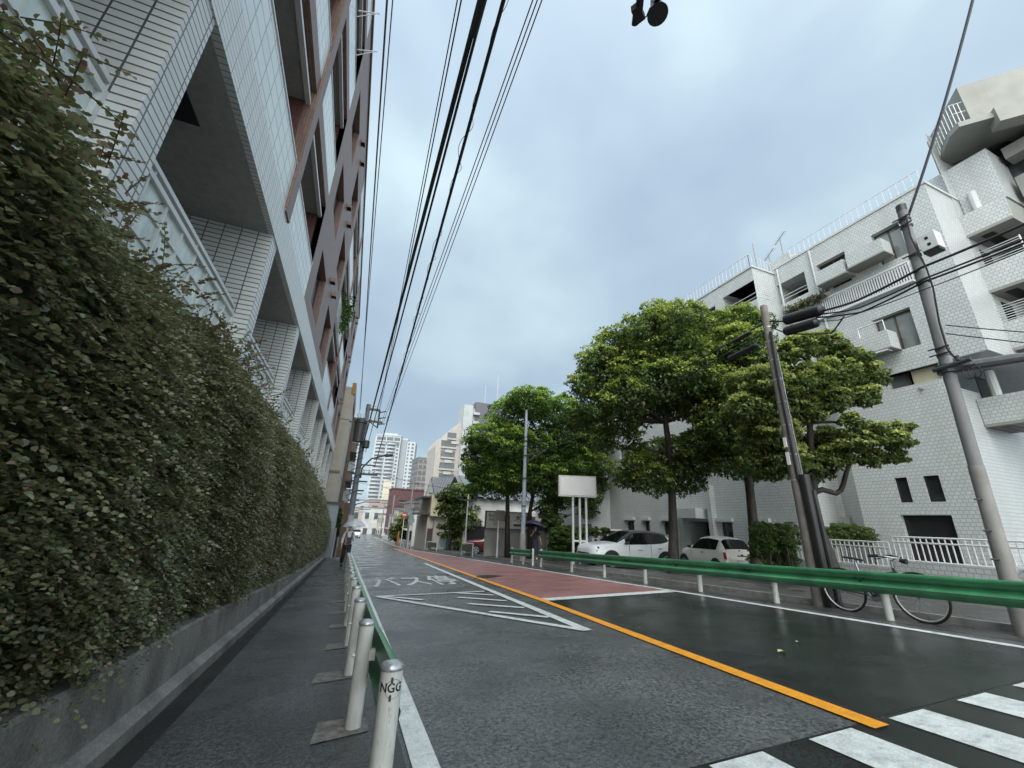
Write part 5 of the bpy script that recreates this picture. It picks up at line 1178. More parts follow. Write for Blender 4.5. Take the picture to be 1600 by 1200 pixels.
# far left pole with transformer
x, y = 0.02, 27.; gp4 = thing('utility_pole', (x, y, gz(x, y)), 'dark utility pole with transformer and crossarms on the left pavement', 'utility pole', 'utility poles')
z1 = ony(576, 632, y).z
vpole(x, y, gz(x, y)-.2, z1, .2, .13, 16).build('shaft', mat('blue grey pole', (.13, .15, .165), .6, .2, 5), gp4, smooth='auto')
b = MB(); b.lathe([(.05, z1-2.6), (.33, z1-2.55), (.35, z1-1.4), (.39, z1-1.35), (.39, z1-1.2), (.25, z1-1.05), (.05, z1-1.0)], (x-.3, y-.25, 0), 14); o = b.build('transformer', M_steel, gp4, smooth='auto')
b = MB()
for q in range(3): b.tube([(x-.55+.2*q, y-.3, z1-1.0), (x-.55+.2*q, y-.3, z1-.75)], .05, 6)
b.build('bushings', M_alu, o)
for (py, xe) in ((641, 590), (660, 594), (742, 586)):
    q = ony(xe, py, y); b = MB(); b.box((x-.4 if py > 650 else x-.15, y-.06, q.z-.06), (q.x+.15, y+.06, q.z+.06)); o = b.build('crossarm', M_steel, gp4)
    b = MB()
    for t in (.35, .65, .95): b.lathe([(.05, .06), (.07, .12), (.04, .2), (.06, .26), (.02, .3)], (x+(q.x-x)*t, y, q.z), 8)
    b.build('insulators', M_alu, o)
b = MB(); b.tube([(x+.75, y, z1-.3), (x+.75, y, z1-1.5)], .05, 6); b.tube([(x, y, z1-1.0), (x+.7, y, z1-1.45)], .03, 6)
for q in range(3): b.tube([(x+.75, y, z1-.45-.4*q), (x+1.15, y-.25, z1-.38-.42*q)], .035, 5)
b.build('side_bracket', M_steel, gp4)
b = MB(); q0, q1, q2, q3 = ony(563, 747, y), ony(566, 731, y), ony(580, 717, y), ony(600, 712, y); b.tube([q0, q1, q2, q3], .05, 8); o = b.build('lamp_arm', M_steel, gp4, smooth=True)
b = MB(); e_ = ony(614, 711, y); b.tube([q3, q3.lerp(e_, .35), e_], [.06, .12, .07], 10); b.build('lamp_head', M_steel, o, smooth=True)
b = MB(); q = ony(572, 695, y); b.lathe([(.12, -.25), (.2, -.2), (.2, .2), (.12, .25)], (q.x, y-.2, q.z), 10); b.build('meter_can', M_steel, gp4)
b = MB(); b.box((x-.42, y-.45, gz(x, y)+.2), (x-.12, y-.2, 1.9)); b.build('timber_guard', mat('brown timber', (.10, .06, .04), .7), gp4)
b = MB(); b.lathe([(.215, -.0), (.215, 1.5)], (x, y, gz(x, y)+1.0), 16); b.build('white_band', M_lightg, gp4)
for pz, xe, yz in ((z1-1.3, -.9, 0), (4.2, .9, -.6), (3.2, -.6, -.5)):
    b = MB(); b.box((x-.1+min(xe, 0), y-.04, pz), (x+.1+max(xe, 0), y+.04, pz+.08)); b.build('small_arm', M_steel, gp4)
b = MB(); 
for q in range(7): t = q/6; b.tube([(x-.2, y-.1, 2+t*3.2), (x-.45-.2*math.sin(q*2), y-.35, 2.3+t*3.0), (x+.2, y-.3, 2.7+t*2.9)], .025, 5)
b.build('loose_cables', M_cable, gp4)
for i, (yy, hh_, lb) in enumerate(((44, 7.2, 'utility pole with a lamp arm standing behind the transformer pole'), (62, 7.5, 'thin utility pole further down the left pavement'), (84, 8, 'distant utility pole on the left pavement'))):
    g = thing('utility_pole', (.1, yy, gz(.1, yy)), lb, 'utility pole', 'utility poles'); vpole(.1, yy, gz(.1, yy)-.2, gz(.1, yy)+hh_, .17, .1, 10).build('shaft', M_pole, g, smooth='auto')
    b = MB(); z = gz(.1, yy)+hh_*.62; b.tube([(.1, yy, z-.6), (.4, yy, z-.1), (1.2, yy, z+.15), (2.6, yy, z+.2)], .045, 6); b.build('lamp_arm', M_steel, g, smooth=True)
    b = MB(); b.box((-.6, yy-.05, gz(.1, yy)+hh_-.7), (1.1, yy+.05, gz(.1, yy)+hh_-.55)); b.box((-.5, yy-.05, gz(.1, yy)+hh_-1.6), (.9, yy+.05, gz(.1, yy)+hh_-1.45)); b.build('crossarm', M_steel, g)
for i, (yy, xx, hh_, lb) in enumerate(((57, 7.4, 8.5, 'utility pole before the maroon building'), (80, 7.2, 8, 'far utility pole beyond the maroon building pole'), (46, 8.6, 6.2, 'thin rusty pole before the yellow cream wall'), (34, 9.1, 4.6, 'slim white pole in front of the small garden tree'), (100, 7.0, 8, 'farthest utility pole on the right kerb'))):
    g = thing('utility_pole', (xx, yy, gz(xx, yy)), lb, 'utility pole', 'utility poles'); m = M_lightg if 'white' in lb else M_greybr
    r_ = .13 if hh_ > 7 else .07; vpole(xx, yy, gz(xx, yy)-.2, gz(xx, yy)+hh_, r_, r_*.7, 10).build('shaft', m, g, smooth='auto')
    b = MB(); b.box((xx-.8, yy-.05, gz(xx, yy)+hh_-.5), (xx+.8, yy+.05, gz(xx, yy)+hh_-.38)); b.build('crossarm', M_steel, g)
# overhead cables along the left
GL = 'cables strung along the street overhead'
def over(pxt, far, r, lb, z=7., m=None, sag=.3, ext=9, wob=False):
    a = onz(pxt[0], pxt[1], z); f_ = ony(far[0], far[1], 27.); d = (a-f_).normalized()
    return cable([a+d*ext, f_], r, lb, GL, m, sag, 40)
over((606, 0), (563, 640), .014, 'single grey cable nearest the brown facade', 7.4, M_cableg, .12)
over((714, 0), (590, 652), .009, 'left thin wire of the pair beside the thick cable', 8.0, None, .2)
over((720, 0), (592, 648), .011, 'right wire of the pair beside the thick cable', 8.0, None, .2)
over((748, 0), (566, 700), .028, 'thickest black cable bundle in the middle of the sky', 6.0, None, .2)
over((754, 0), (571, 707), .016, 'thin cable hugging the thickest black bundle', 6.1, None, .32)
over((783, 0), (585, 730), .020, 'black cable with a spiral wire right of the thickest bundle', 6.0, None, .25)
over((829, 0), (597, 657), .009, 'left wire of the three parallel wires', 8.2, None, .2)
over((836, 0), (599, 660), .009, 'middle wire of the three parallel wires', 8.2, None, .2)
over((843, 0), (602, 663), .009, 'right wire of the three parallel wires', 8.2, None, .2)
over((598, 200), (557, 700), .008, 'faint thin wire close to the brown facade', 7.0, M_cableg, .1)
# spiral hanger wire on the black cable
a = onz(783, 0, 6.0); f_ = ony(585, 730, 27.); b = MB(); pts = []
d = (a-f_).normalized(); A0 = a+d*9; n = 900; s1 = d.orthogonal().normalized(); s2 = d.cross(s1)
for i in range(n): 
    t = i/n*.72; q = A0.lerp(f_, t)-Vector((0, 0, .25*4*t*(1-t))); ph = t*(A0-f_).length*2*math.pi/.62; rr = .035+.02*math.sin(ph*.31)
    pts.append(q+(s1*math.cos(ph)+s2*math.sin(ph))*rr)
b.tube(pts, .0035, 4, False); T(b.build('spiral_hanger', M_cable, org=tuple(a)), 'thin spiral hanger wire wound around the black cable', 'cable')
a = onz(748, 0, 6.0); a2 = a+(a-ony(566, 700, 27.)).normalized()*9; f_ = ony(566, 700, 27.); b = MB(); q = [a2.lerp(f_, t)-Vector((0, 0, .8*t*(1-t))) for t in (0, .08, .16, .24, .32)]
ia = [i for i in range(41)]; L_ = (a2-f_).length; t1_ = (9.+.22)/L_
b.tube([a2.lerp(f_, t)-Vector((0, 0, .8*t*(1-t)))+Vector((.02, 0, -.0)) for t in np.linspace(0, t1_, 8)], .042, 10); T(b.build('cable_sleeve', M_black, smooth='auto', org=tuple(a)), 'black protective sleeve on the thickest cable at the top of the picture', 'cable sleeve')
# cross-street wires in the distance
for i, (ya, za, yb, zb, lb) in enumerate(((27, 4.0, 34, 3.6, 'thin wire crossing the street before the tower'), (44, 4.4, 46, 4.0, 'thin wire crossing the street before the grey tower'), (62, 3.5, 57, 4.5, 'farthest thin wire crossing the street'))):
    cable([(.1, ya, za), (9.0 if i == 0 else 8.0, yb, zb)], .012, lb, 'wires crossing the street', sag=.2)
# loudspeaker unit hanging from an arm over the road
c = onz(1027, 19, 4.6)
ls = thing('horn_loudspeaker', tuple(c), 'black horn loudspeaker hanging from its bracket at the top of the picture', 'loudspeaker')
vd = (CAM-c).normalized(); 
b = MB(); ax = (vd*.8+Vector((.25, .2, -.2))).normalized(); b.tube([c-ax*.2, c-ax*.08, c+ax*.02, c+ax*.03], [.03, .04, .066, .07], 20); b.build('horn', M_black, ls, smooth='auto')
b = MB(); b.tube([c+ax*.012, c+ax*.0125], .058, 20); b.build('horn_mouth', mat('horn grey', (.02, .02, .022), .6), ls)
s = onz(998, 22, 4.6); b = MB(); b.tube([onz(1003, -30, 4.6), onz(998, 22, 4.6)], .026, 10); b.tube([onz(992, 38, 4.6), onz(994, 22, 4.6)], .024, 10); b.cbox(tuple(onz(997, 20, 4.6)), (.10, .06, .06), .5); o = b.build('camera_bracket', M_black, ls)
b = MB(); b.tube([onz(1000, 30, 4.6), onz(1010, 26, 4.58), onz(1016, 12, 4.6)], .005, 5); b.build('lead', M_cable, ls)
b = MB(); b.tube([onz(1003, -28, 4.6), onz(1034, -22, 4.6)], .035, 10); b.tube([c-ax*.15, onz(1028, -10, 4.6), onz(1032, -22, 4.6)], .03, 8)
far = Vector((.1, -3.2, 4.6)); b.tube([onz(1005, -26, 4.6), onz(1005, -80, 4.6), far], .04, 8); b.tube([far+Vector((0, 0, .6)), Vector((.1, -3.2, gz(.1, -3.2)))], .09, 10); b.build('support_arm', M_black, ls)
# blank signboard on three posts
xs, ys_ = 9.7, 16.9; D_ = depth((xs, ys_, 1)); z0 = gz(xs, ys_)
bt = [ondep(px, 775, D_) for px in (873, 932)]; tp_ = ondep(900, 742, D_)
sg = thing('signboard', (xs, ys_, z0), 'blank white box signboard raised on three thin white posts', 'sign')
u = (bt[1]-bt[0]); u.z = 0; wd = u.length; u.normalize(); nrm = Vector((u.y, -u.x, 0)); c0 = bt[0].copy(); zb, zt = c0.z, tp_.z
b = MB()
def ob_(b, a0, a1, d0, d1, za, zb_): 
    p = [c0+u*a+nrm*d for a, d in ((a0, d0), (a1, d0), (a1, d1), (a0, d1))]; return b.prism([(q.x, q.y) for q in p], za, zb_)
ob_(b, 0, wd, -.3, 0, zb, zt); b.build('box', mat('sign frame', (.5, .5, .48), .4), sg)
b = MB(); ob_(b, .07, wd-.07, 0, .012, zb+.07, zt-.07); b.build('face', mat('milky sign face', (.66, .67, .66), .35, .05, 2, dirt=.25, dscale=2, dcol=(.4, .4, .38)), sg)
b = MB()
for a in (.66, .97, 1.26): q = c0+u*a-nrm*.15; b.tube([Vector((q.x, q.y, gz(q.x, q.y)-.2)), Vector((q.x, q.y, zb+.02))], .055, 10)
q0, q1 = c0+u*.66-nrm*.15, c0+u*1.26-nrm*.15; zz = ondep(905, 845, D_).z; b.tube([Vector((q0.x, q0.y, zz)), Vector((q1.x, q1.y, zz))], .045, 8); b.build('posts', M_bars, sg, smooth='auto')
# white street sign post before the yard wall
p = ony(737, 862, 30.); q = gr(777, 866); 
sx_, sy_ = 8.4, 23.5; px0 = proj((sx_, sy_, gz(sx_, sy_)))[0]
yy = gx(776, 8.4); b = MB(); zt = onx(779, 812, 8.4).z; b.tube([(8.4, yy, gz(8.4, yy)-.2), (8.4, yy, zt)], .05, 8); g = thing('street_sign', (8.4, yy, gz(8.4, yy)), 'white sign post with a small grey plate before the yard wall', 'sign'); b.build('post', M_bars, g)
b = MB(); b.box((8.2, yy-.08, zt-.05), (8.75, yy-.05, zt+.55)); b.build('plate', M_greybr, g)
# round signs and mirrors far down the right kerb
yy = 56; xx = 7.9; g = thing('mirror_post', (xx, yy, gz(xx, yy)), 'white post with two round traffic mirrors far down the right kerb', 'mirror')
q = ony(642, 808, yy); b = MB(); zt = ony(642, 800, yy).z; b.tube([(q.x, yy, gz(q.x, yy)-.1), (q.x, yy, zt)], .07, 8); b.build('post', M_bars, g)
for py in (803, 813):
    q = ony(642.5, py, yy); b = MB(); b.tube([(q.x, yy-.16, q.z), (q.x, yy-.12, q.z)], .42, 20); b.build('mirror', mat('mirror glass', (.5, .62, .64), .1, .1, 2, metal=.6), g); 
q = ony(632, 804.5, 60); g = thing('stop_sign', (q.x, 60, gz(q.x, 60)), 'small red and white warning sign left of the round mirrors', 'sign')
b = MB(); b.box((q.x-.3, 60, q.z-.45), (q.x+.3, 60.04, q.z+.45)); b.build('plate', mat('red sign', (.36, .07, .06), .5), g); b = MB(); b.box((q.x-.2, 59.98, q.z-.08), (q.x+.2, 60, q.z+.1)); b.build('white_bar', M_bars, g)
b = MB(); b.tube([(q.x, 60.05, gz(q.x, 60)), (q.x, 60.05, q.z+.4)], .05, 6); b.build('post', M_bars, g)
# orange banner post and A-board
q = ony(623, 832, 62); b = MB(); b.box((q.x-.12, 62, gz(q.x, 62)), (q.x+.12, 62.03, gz(q.x, 62)+1.9)); T(b.build('orange_banner', mat('orange cloth', (.32, .11, .03), .7), org=(q.x, 62, q.z)), 'narrow orange banner standing by the small olive tree', 'banner')
yy = gx(691, 8.8); z = gz(8.8, yy); g = thing('sandwich_board', (8.8, yy, z), 'pale blue standing board on the pavement beside the garden tree', 'sign board')
b = MB(); b.add([(8.45, yy, z+.25), (9.15, yy, z+.25), (9.1, yy+.12, z+1.25), (8.5, yy+.12, z+1.25), (8.45, yy+.04, z+.25), (9.15, yy+.04, z+.25), (9.1, yy+.16, z+1.25), (8.5, yy+.16, z+1.25)], [(0, 1, 2, 3), (4, 7, 6, 5), (0, 4, 5, 1), (1, 5, 6, 2), (2, 6, 7, 3), (3, 7, 4, 0)]); b.build('board', mat('pale blue board', (.42, .58, .66), .5), g)
b = MB()
for xx in (8.47, 9.1): b.tube([(xx, yy-.05, z), (xx, yy+.1, z+1.0)], .03, 6); b.tube([(xx, yy+.5, z), (xx, yy+.18, z+1.2)], .03, 6)
b.build('legs', M_bars, g)
b = MB(); yy = gx(700, 9.6); z = gz(9.6, yy)
for k in range(8): b.box((9.2+k*.16, yy, z), (9.2+k*.16+.13, yy+.08, z+1.6))
T(b.build('timber_fence', M_brf, org=(9.6, yy, z)), 'dark timber fence between the standing board and the garden tree', 'fence')
# ------------------------------------------------------------------ cars
M_carw = mat('white car paint', (.74, .77, .78), .2, .03, 1, spec=.6)
M_cream2 = mat('cream car paint', (.72, .70, .64), .22, .03, 1, spec=.6)
M_carr = mat('dark red car paint', (.16, .012, .018), .22, .05, 1, coat=.6)
M_card = mat('black car paint', (.018, .018, .02), .2, .1, 1, coat=.6)
M_carg = glass_mat('tinted car glass', (.008, .01, .011), .05, .45)
M_tyre = mat('tyre rubber', (.014, .014, .014), .75)
M_rim = mat('alloy rim', (.4, .41, .42), .3, .1, 5, metal=.7)
M_trim = mat('black trim', (.014, .014, .015), .5)
M_lamp = mat('clear lamp lens', (.55, .58, .6), .1, .1, 9, spec=.8)
M_tail = mat('red lamp lens', (.28, .015, .02), .15, .2, 12)
def car(name, label, loc, heading, st, paint, roofm, glassr, wheels, wr, group=None, details=None, screens=(), scale=1.):
    """st: stations (x, zlow, zbelt, ztop, wlow, wbelt, wtop); glassr: station ranges with side glass"""
    g = thing(name, loc, label, 'car', group, heading, local=True); g.scale = (scale,)*3
    def ring(s):
        x, zl, zb, zt, wl, wb, wt = s; zm = zl+(zb-zl)*.55
        h = [(0, zl), (wl*.8, zl), (wl, zl+.1), (max(wl, wb)+.012, zm), (wb+.005, zb-.06), (wb-.02, zb), (wt+.02, zt-.09 if zt-zb > .2 else zt-.025), (wt-.06, zt-.025 if zt-zb > .2 else zt-.008), (wt*.55, zt+.005), (0, zt+.015)]
        return [(x, y, z) for y, z in h]
    R = [ring(s) for s in st]; n = len(R[0])
    body, glass, roof, under = MB(), MB(), MB(), MB()
    for i in range(len(R)-1):
        for k in range(n-1):
            for sg in (1, -1):
                q = [R[i][k], R[i][k+1], R[i+1][k+1], R[i+1][k]]; q = [(x, y*sg, z) for x, y, z in q]
                t = body
                if any(a <= i < c for a, c in glassr) and k == 5: t = glass
                elif any(a <= i < c for a, c in screens) and k >= 6: t = glass
                elif k >= 6 and st[i][3]-st[i][2] > .3 and st[i+1][3]-st[i+1][2] > .3: t = roof
                elif k == 0: t = under
                t.quad(*(q if sg == 1 else q[::-1]))
    for i in (0, -1):
        r_ = R[i]; body.quad(*([(x, y, z) for x, y, z in r_]+[(x, -y, z) for x, y, z in r_[-2:0:-1]]))
    def weld(mb, nm, m):
        if not mb.f: return
        o = mb.build(nm, m, g); bm = bmesh.new(); bm.from_mesh(o.data); bmesh.ops.remove_doubles(bm, verts=bm.verts, dist=.0005); bmesh.ops.recalc_face_normals(bm, faces=bm.faces)
        for f in bm.faces: f.smooth = True
        bm.to_mesh(o.data); bm.free(); o.data.set_sharp_from_angle(angle=rad(38)); return o
    weld(body, 'body', paint); weld(glass, 'windows', M_carg); weld(roof, 'roof', roofm); weld(under, 'underside', M_trim)
    for x in wheels:
        for sg in (1, -1):
            y = sg*(max(s[4] for s in st)-.09)
            b = MB(); b.tube([(x, y-.11*sg, wr), (x, y+.115*sg, wr), (x, y+.13*sg, wr)], [wr*.99, wr*.99, wr*.93], 28); w_ = b.build('wheel', M_tyre, g, smooth='auto')
            b = MB(); b.tube([(x, y+.115*sg, wr), (x, y+.138*sg, wr)], wr*.68, 24); o = b.build('rim', M_rim, w_, smooth='auto')
            b = MB()
            for k in range(5): a = 2*math.pi*k/5+.3; b.tube([(x+wr*.42*math.cos(a), y+.137*sg, wr+wr*.42*math.sin(a)), (x+wr*.42*math.cos(a), y+.141*sg, wr+wr*.42*math.sin(a))], wr*.15, 8)
            b.build('rim_gaps', M_trim, o)
            # wheel arch
            b = MB(); yo = max(s[4] for s in st)+.022
            ar = []
            for k in range(17): a = math.pi*(-.06+1.12*k/16); ar.append((x+(wr+.08)*math.cos(a), wr+(wr+.08)*math.sin(a)))
            b.add([(px, (yo-.05)*sg, pz) for px, pz in ar]+[(px, (yo-.006)*sg, pz) for px, pz in ar], [tuple(range(17)), tuple(range(17, 34))[::-1]]+[(k, k+1, 17+k+1, 17+k) for k in range(16)]); b.build('wheel_arch', M_trim, g)
    if details: details(g)
    return g
suv = [(2.12, .36, .60, .70, .55, .50, .42), (2.09, .24, .70, .80, .70, .64, .55), (1.98, .2, .80, .89, .80, .76, .66), (1.75, .2, .88, .95, .86, .83, .72), (1.28, .2, .93, 1.0, .885, .86, .74), (.95, .2, .95, 1.04, .885, .865, .74),
       (.55, .2, .965, 1.28, .885, .865, .70), (.12, .2, .975, 1.49, .885, .865, .62), (-.1, .2, .98, 1.525, .885, .865, .60), (-.6, .2, 1.0, 1.545, .885, .865, .60), (-.68, .2, 1.0, 1.545, .885, .865, .60), (-1.2, .2, 1.04, 1.52, .885, .865, .585), (-1.45, .2, 1.09, 1.49, .89, .86, .57), (-1.62, .22, 1.16, 1.47, .88, .84, .56), (-1.85, .26, 1.05, 1.36, .86, .80, .53), (-2.02, .32, .98, 1.06, .83, .76, .58), (-2.1, .4, .80, .88, .76, .70, .58)]
def suvd(g):
    b = MB()
    for sg in (1, -1): b.add([(2.10, .42*sg, .62), (2.04, .70*sg, .66), (1.80, .835*sg, .80), (1.84, .80*sg, .87), (2.03, .62*sg, .78), (2.10, .45*sg, .72)], [tuple(range(6))])
    o = b.build('headlight', M_trim, g); 
    b = MB()
    for sg in (1, -1): b.add([(2.075, .56*sg, .665), (1.9, .82*sg, .765), (1.88, .835*sg, .71), (1.98, .78*sg, .60), (2.06, .68*sg, .58)], [tuple(range(5))])
    b.build('headlight_lens', M_lamp, o)
    b = MB(); b.box((2.08, -.5, .42), (2.135, .5, .60)); b.build('grille', M_trim, g)
    for sg in (1, -1):
        b = MB(); b.tube([(.62, .88*sg, 1.0), (.6, 1.0*sg, 1.03)], .035, 8); b.add(*[[(.55, .93*sg, .98), (.55, 1.1*sg, 1.0), (.68, 1.08*sg, 1.02), (.68, .93*sg, 1.0), (.55, .93*sg, 1.1), (.55, 1.1*sg, 1.12), (.64, 1.08*sg, 1.11), (.64, .93*sg, 1.1)], [(0, 1, 2, 3), (4, 7, 6, 5), (0, 4, 5, 1), (1, 5, 6, 2), (2, 6, 7, 3), (3, 7, 4, 0)]]); b.build('door_mirror', M_trim, g)
        b = MB(); b.box((-.2, .905*sg, .75), (0.0, .925*sg, .79)); b.box((-1.18, .905*sg, .82), (-1.0, .925*sg, .86)); b.build('door_handle', M_rim, g)
        b = MB(); b.box((.5, .90*sg, .26), (-.72, .912*sg, .36)); b.build('door_sill_trim', M_trim, g)
        b = MB(); b.box((-.642, .88*sg, .3), (-.638, .906*sg, .98)); b.box((.423, .88*sg, .35), (.427, .906*sg, .96)); b.build('door_seam', M_trim, g)
    b = MB()
    for sg in (1, -1): b.box((-2.0, .5*sg, .92), (-1.88, .82*sg, 1.02))
    b.build('tail_light', M_tail, g)
sl = math.atan(C); hx, hy = 11.62, 15.9
s_ = car('parked_car', 'white compact crossover with black roof parked nose to the street behind the green rail', (hx, hy, gz(hx, hy)), math.pi-.05, suv, M_carw, M_card, [(6, 13)], (1.28, -1.36), .335, 'parked cars', suvd, screens=[(5, 7), (13, 15)])
fiat = [(1.76, .34, .58, .66, .50, .45, .38), (1.70, .24, .68, .78, .62, .58, .48), (1.5, .2, .80, .88, .74, .70, .58), (1.15, .2, .87, .95, .80, .755, .64), (.82, .2, .90, 1.0, .81, .77, .66), (.55, .2, .92, 1.18, .81, .775, .63), (.15, .2, .93, 1.41, .81, .775, .57), (-.1, .2, .94, 1.465, .81, .775, .555), (-.5, .2, .945, 1.485, .81, .775, .55), (-.57, .2, .945, 1.485, .81, .775, .55), (-1.0, .2, .955, 1.45, .81, .77, .54), (-1.15, .2, .965, 1.425, .81, .765, .535), (-1.27, .22, .97, 1.39, .81, .755, .53), (-1.56, .26, .93, 1.02, .79, .72, .57), (-1.68, .3, .80, .86, .75, .69, .58), (-1.76, .38, .60, .70, .68, .64, .55)]
def fiatd(g):
    for sg in (1, -1):
        def lens(e, k): c = Vector((-1.655, .70*sg, .77)); return [c+(Vector(q)-c)*k+Vector((-e*.8, e*.6*sg, 0)) for q in ((-1.60, .63*sg, .92), (-1.54, .735*sg, .92), (-1.62, .765*sg, .64), (-1.73, .685*sg, .63))]
        for nm, e, k, m in (('tail_light', .03, 1.0, M_rim), ('tail_light_lens', .04, .82, M_tail)):
            p_ = lens(e, k); q_ = lens(e-.06, k); b = MB(); b.add(p_+q_, [(0, 1, 2, 3), (4, 7, 6, 5)]+[(i, (i+1) % 4, 4+(i+1) % 4, 4+i) for i in range(4)])
            if nm == 'tail_light': o = b.build(nm, m, g)
            else: b.build(nm, m, o)
        b = MB(); b.tube([(.58, .78*sg, .95), (.56, .88*sg, .98)], .03, 8); b.add([(.5, .84*sg, .93), (.5, .97*sg, .95), (.62, .95*sg, .97), (.62, .84*sg, .95), (.5, .84*sg, 1.05), (.5, .97*sg, 1.06), (.58, .95*sg, 1.05), (.58, .84*sg, 1.05)], [(0, 1, 2, 3), (4, 7, 6, 5), (0, 4, 5, 1), (1, 5, 6, 2), (2, 6, 7, 3), (3, 7, 4, 0)]); b.build('door_mirror', M_trim, g)
        b = MB(); b.box((-.36, .822*sg, .80), (-.22, .84*sg, .83)); b.build('door_handle', M_trim, g)
    b = MB(); b.box((-1.74, -.22, .76), (-1.685, .22, .80)); b.tube([(-1.73, 0, .79), (-1.70, 0, .80)], .055, 12); b.build('tailgate_handle', M_trim, g)
    b = MB(); b.box((-1.80, -.26, .5), (-1.755, .26, .64)); b.build('number_plate', M_lamp, g)
    b = MB(); b.tube([(-1.62, 0, .965), (-1.60, .05, .99)], .025, 8); b.build('wiper_base', M_trim, g)
    b = MB(); b.box((-1.84, -.62, .34), (-1.70, .62, .46)); b.build('bumper', M_cream2, g, bevel=.03)
fx, fy = 14.75, 14.0
car('parked_car', 'small rounded cream hatchback seen from behind at its left rear corner', (fx, fy, gz(fx, fy)-.06), rad(90-12), fiat, M_cream2, M_cream2, [(5, 9), (9, 11)], (1.15, -1.15), .29, 'parked cars', fiatd, screens=[(4, 6), (12, 13)], scale=.96)
p = ondep(950, 845, 23.5)
car('parked_car', 'black car with pale roof mostly hidden behind the white crossover', (p.x+.4, p.y, gz(p.x, p.y)+.05), math.pi*.5-.5, [(a, b_, c*1.02, d*1.12 if d > 1.1 else d, e_, f_, g_) for a, b_, c, d, e_, f_, g_ in suv], M_card, M_lightg, [(6, 13)], (1.28, -1.36), .335, 'parked cars', suvd, screens=[(5, 7), (13, 15)])
p = ondep(748, 853, depth((9.4, 29, -.5)))
xr_, yr_ = 9.9, 29.6
car('parked_car', 'dark red car with its bright headlight showing left of the yard wall', (xr_+.25, yr_, gz(xr_, yr_)+.02), math.pi-.35, suv, M_carr, M_carr, [(6, 13)], (1.28, -1.36), .335, 'parked cars', suvd, screens=[(5, 7), (13, 15)])
p = gr(572, 841); xv, yv = 2.0, 105
car('white_van', 'tiny white van on the road far ahead beyond the clear umbrella', (xv, yv, gz(xv, yv)), -math.pi/2, [(a, b_, c*1.2, d*1.25, e_, f_, g_*1.2) for a, b_, c, d, e_, f_, g_ in suv], M_carw, M_carw, [(6, 13)], (1.28, -1.36), .335, None, suvd, screens=[(5, 7), (13, 15)])

# ------------------------------------------------------------------ bicycle leaning behind the rail
M_chrome = mat('silver metal', (.5, .52, .53), .25, .1, 8, metal=.8)
M_bk = mat('dark bicycle frame', (.03, .033, .036), .3)
bx = 7.93; br_, bf_ = Vector((bx, 4.93, gz(bx, 4.93)+.335)), Vector((bx-.04, 3.88, gz(bx, 3.88)+.335))
bk = thing('bicycle', (bx, 4.4, gz(bx, 4.4)), 'dark bicycle with silver rims leaning between the green rail and the brownish pole', 'bicycle')
for nm, c in (('wheel', br_), ('wheel', bf_)):
    w_ = MB().torus(tuple(c), .322, .017, 'x', 40, 8).build('wheel', M_tyre, bk, smooth=True)
    MB().torus(tuple(c), .302, .011, 'x', 40, 6).build('rim', mat('polished rim', (.62, .64, .64), .25, .05, 5, metal=.3), w_, smooth=True)
    b = MB(); b.tube([c-Vector((.04, 0, 0)), c+Vector((.04, 0, 0))], .022, 8)
    for k in range(24): a = 2*math.pi*k/24; s = .03*(1 if k % 2 else -1); b.tube([c+Vector((s, .02*math.cos(a+1.2), .02*math.sin(a+1.2))), c+Vector((0, .3*math.cos(a), .3*math.sin(a)))], .0017, 4, False)
    b.build('spokes', M_chrome, w_)
    b = MB(); n = 14; pts = [c+Vector((0, .35*math.cos(a), .35*math.sin(a))) for a in [rad(15+150*i/(n-1)) for i in range(n)]]
bb = br_.lerp(bf_, .42)+Vector((0, 0, -.05)); seat = bb+Vector((.02, .15, .34)); head = bf_+Vector((.02, .26, .36)); hl = bf_+Vector((.01, .2, .25))
b = MB()
for p, q, r in ((bb, seat, .016), (bb, hl, .02), (seat-Vector((0, .02, .08)), head-Vector((0, 0, .06)), .016), (head, hl, .02), (br_+Vector((.05, 0, 0)), bb, .01), (br_+Vector((-.05, 0, 0)), bb, .01), (br_+Vector((.05, 0, 0)), seat-Vector((0, .02, .1)), .009), (br_+Vector((-.05, 0, 0)), seat-Vector((0, .02, .1)), .009)): b.tube([p, q], r, 10)
b.build('frame', M_bk, bk, smooth='auto')
b = MB()
for s in (.05, -.05): b.tube([hl, hl+Vector((s, -.04, -.1)), bf_+Vector((s, 0, 0))], .012, 8)
b.build('fork', M_chrome, bk, smooth='auto')
st_ = seat+Vector((0, .03, .16)); b = MB(); b.tube([seat, st_], .013, 8); b.build('seat_post', M_chrome, bk)
b = MB(); b.add([(st_.x+x*.075, st_.y+y, st_.z+z) for x, y, z in ((-1, .13, .03), (1, .13, .03), (.75, .02, .02), (.25, -.13, .0), (-.25, -.13, 0), (-.75, .02, .02), (-1, .13, .055), (1, .13, .055), (.75, .02, .045), (.25, -.13, .03), (-.25, -.13, .03), (-.75, .02, .045))], [(0, 1, 2, 3, 4, 5)[::-1], (6, 7, 8, 9, 10, 11)]+[(i, (i+1) % 6, 6+(i+1) % 6, 6+i) for i in range(6)]); b.build('saddle', M_trim, bk, bevel=.01)
b = MB(); hs_ = head+Vector((0, -.0, .10)); b.tube([head, hs_, hs_+Vector((0, -.09, .06))], .014, 8); b.tube([hs_+Vector((-.2, .14, .06)), hs_+Vector((-.17, -.02, .07)), hs_+Vector((-.05, -.09, .05)), hs_+Vector((.05, -.09, .05)), hs_+Vector((.17, -.02, .07)), hs_+Vector((.2, .14, .06))], .013, 8); b.build('handlebar', M_chrome, bk, smooth='auto')
b = MB()
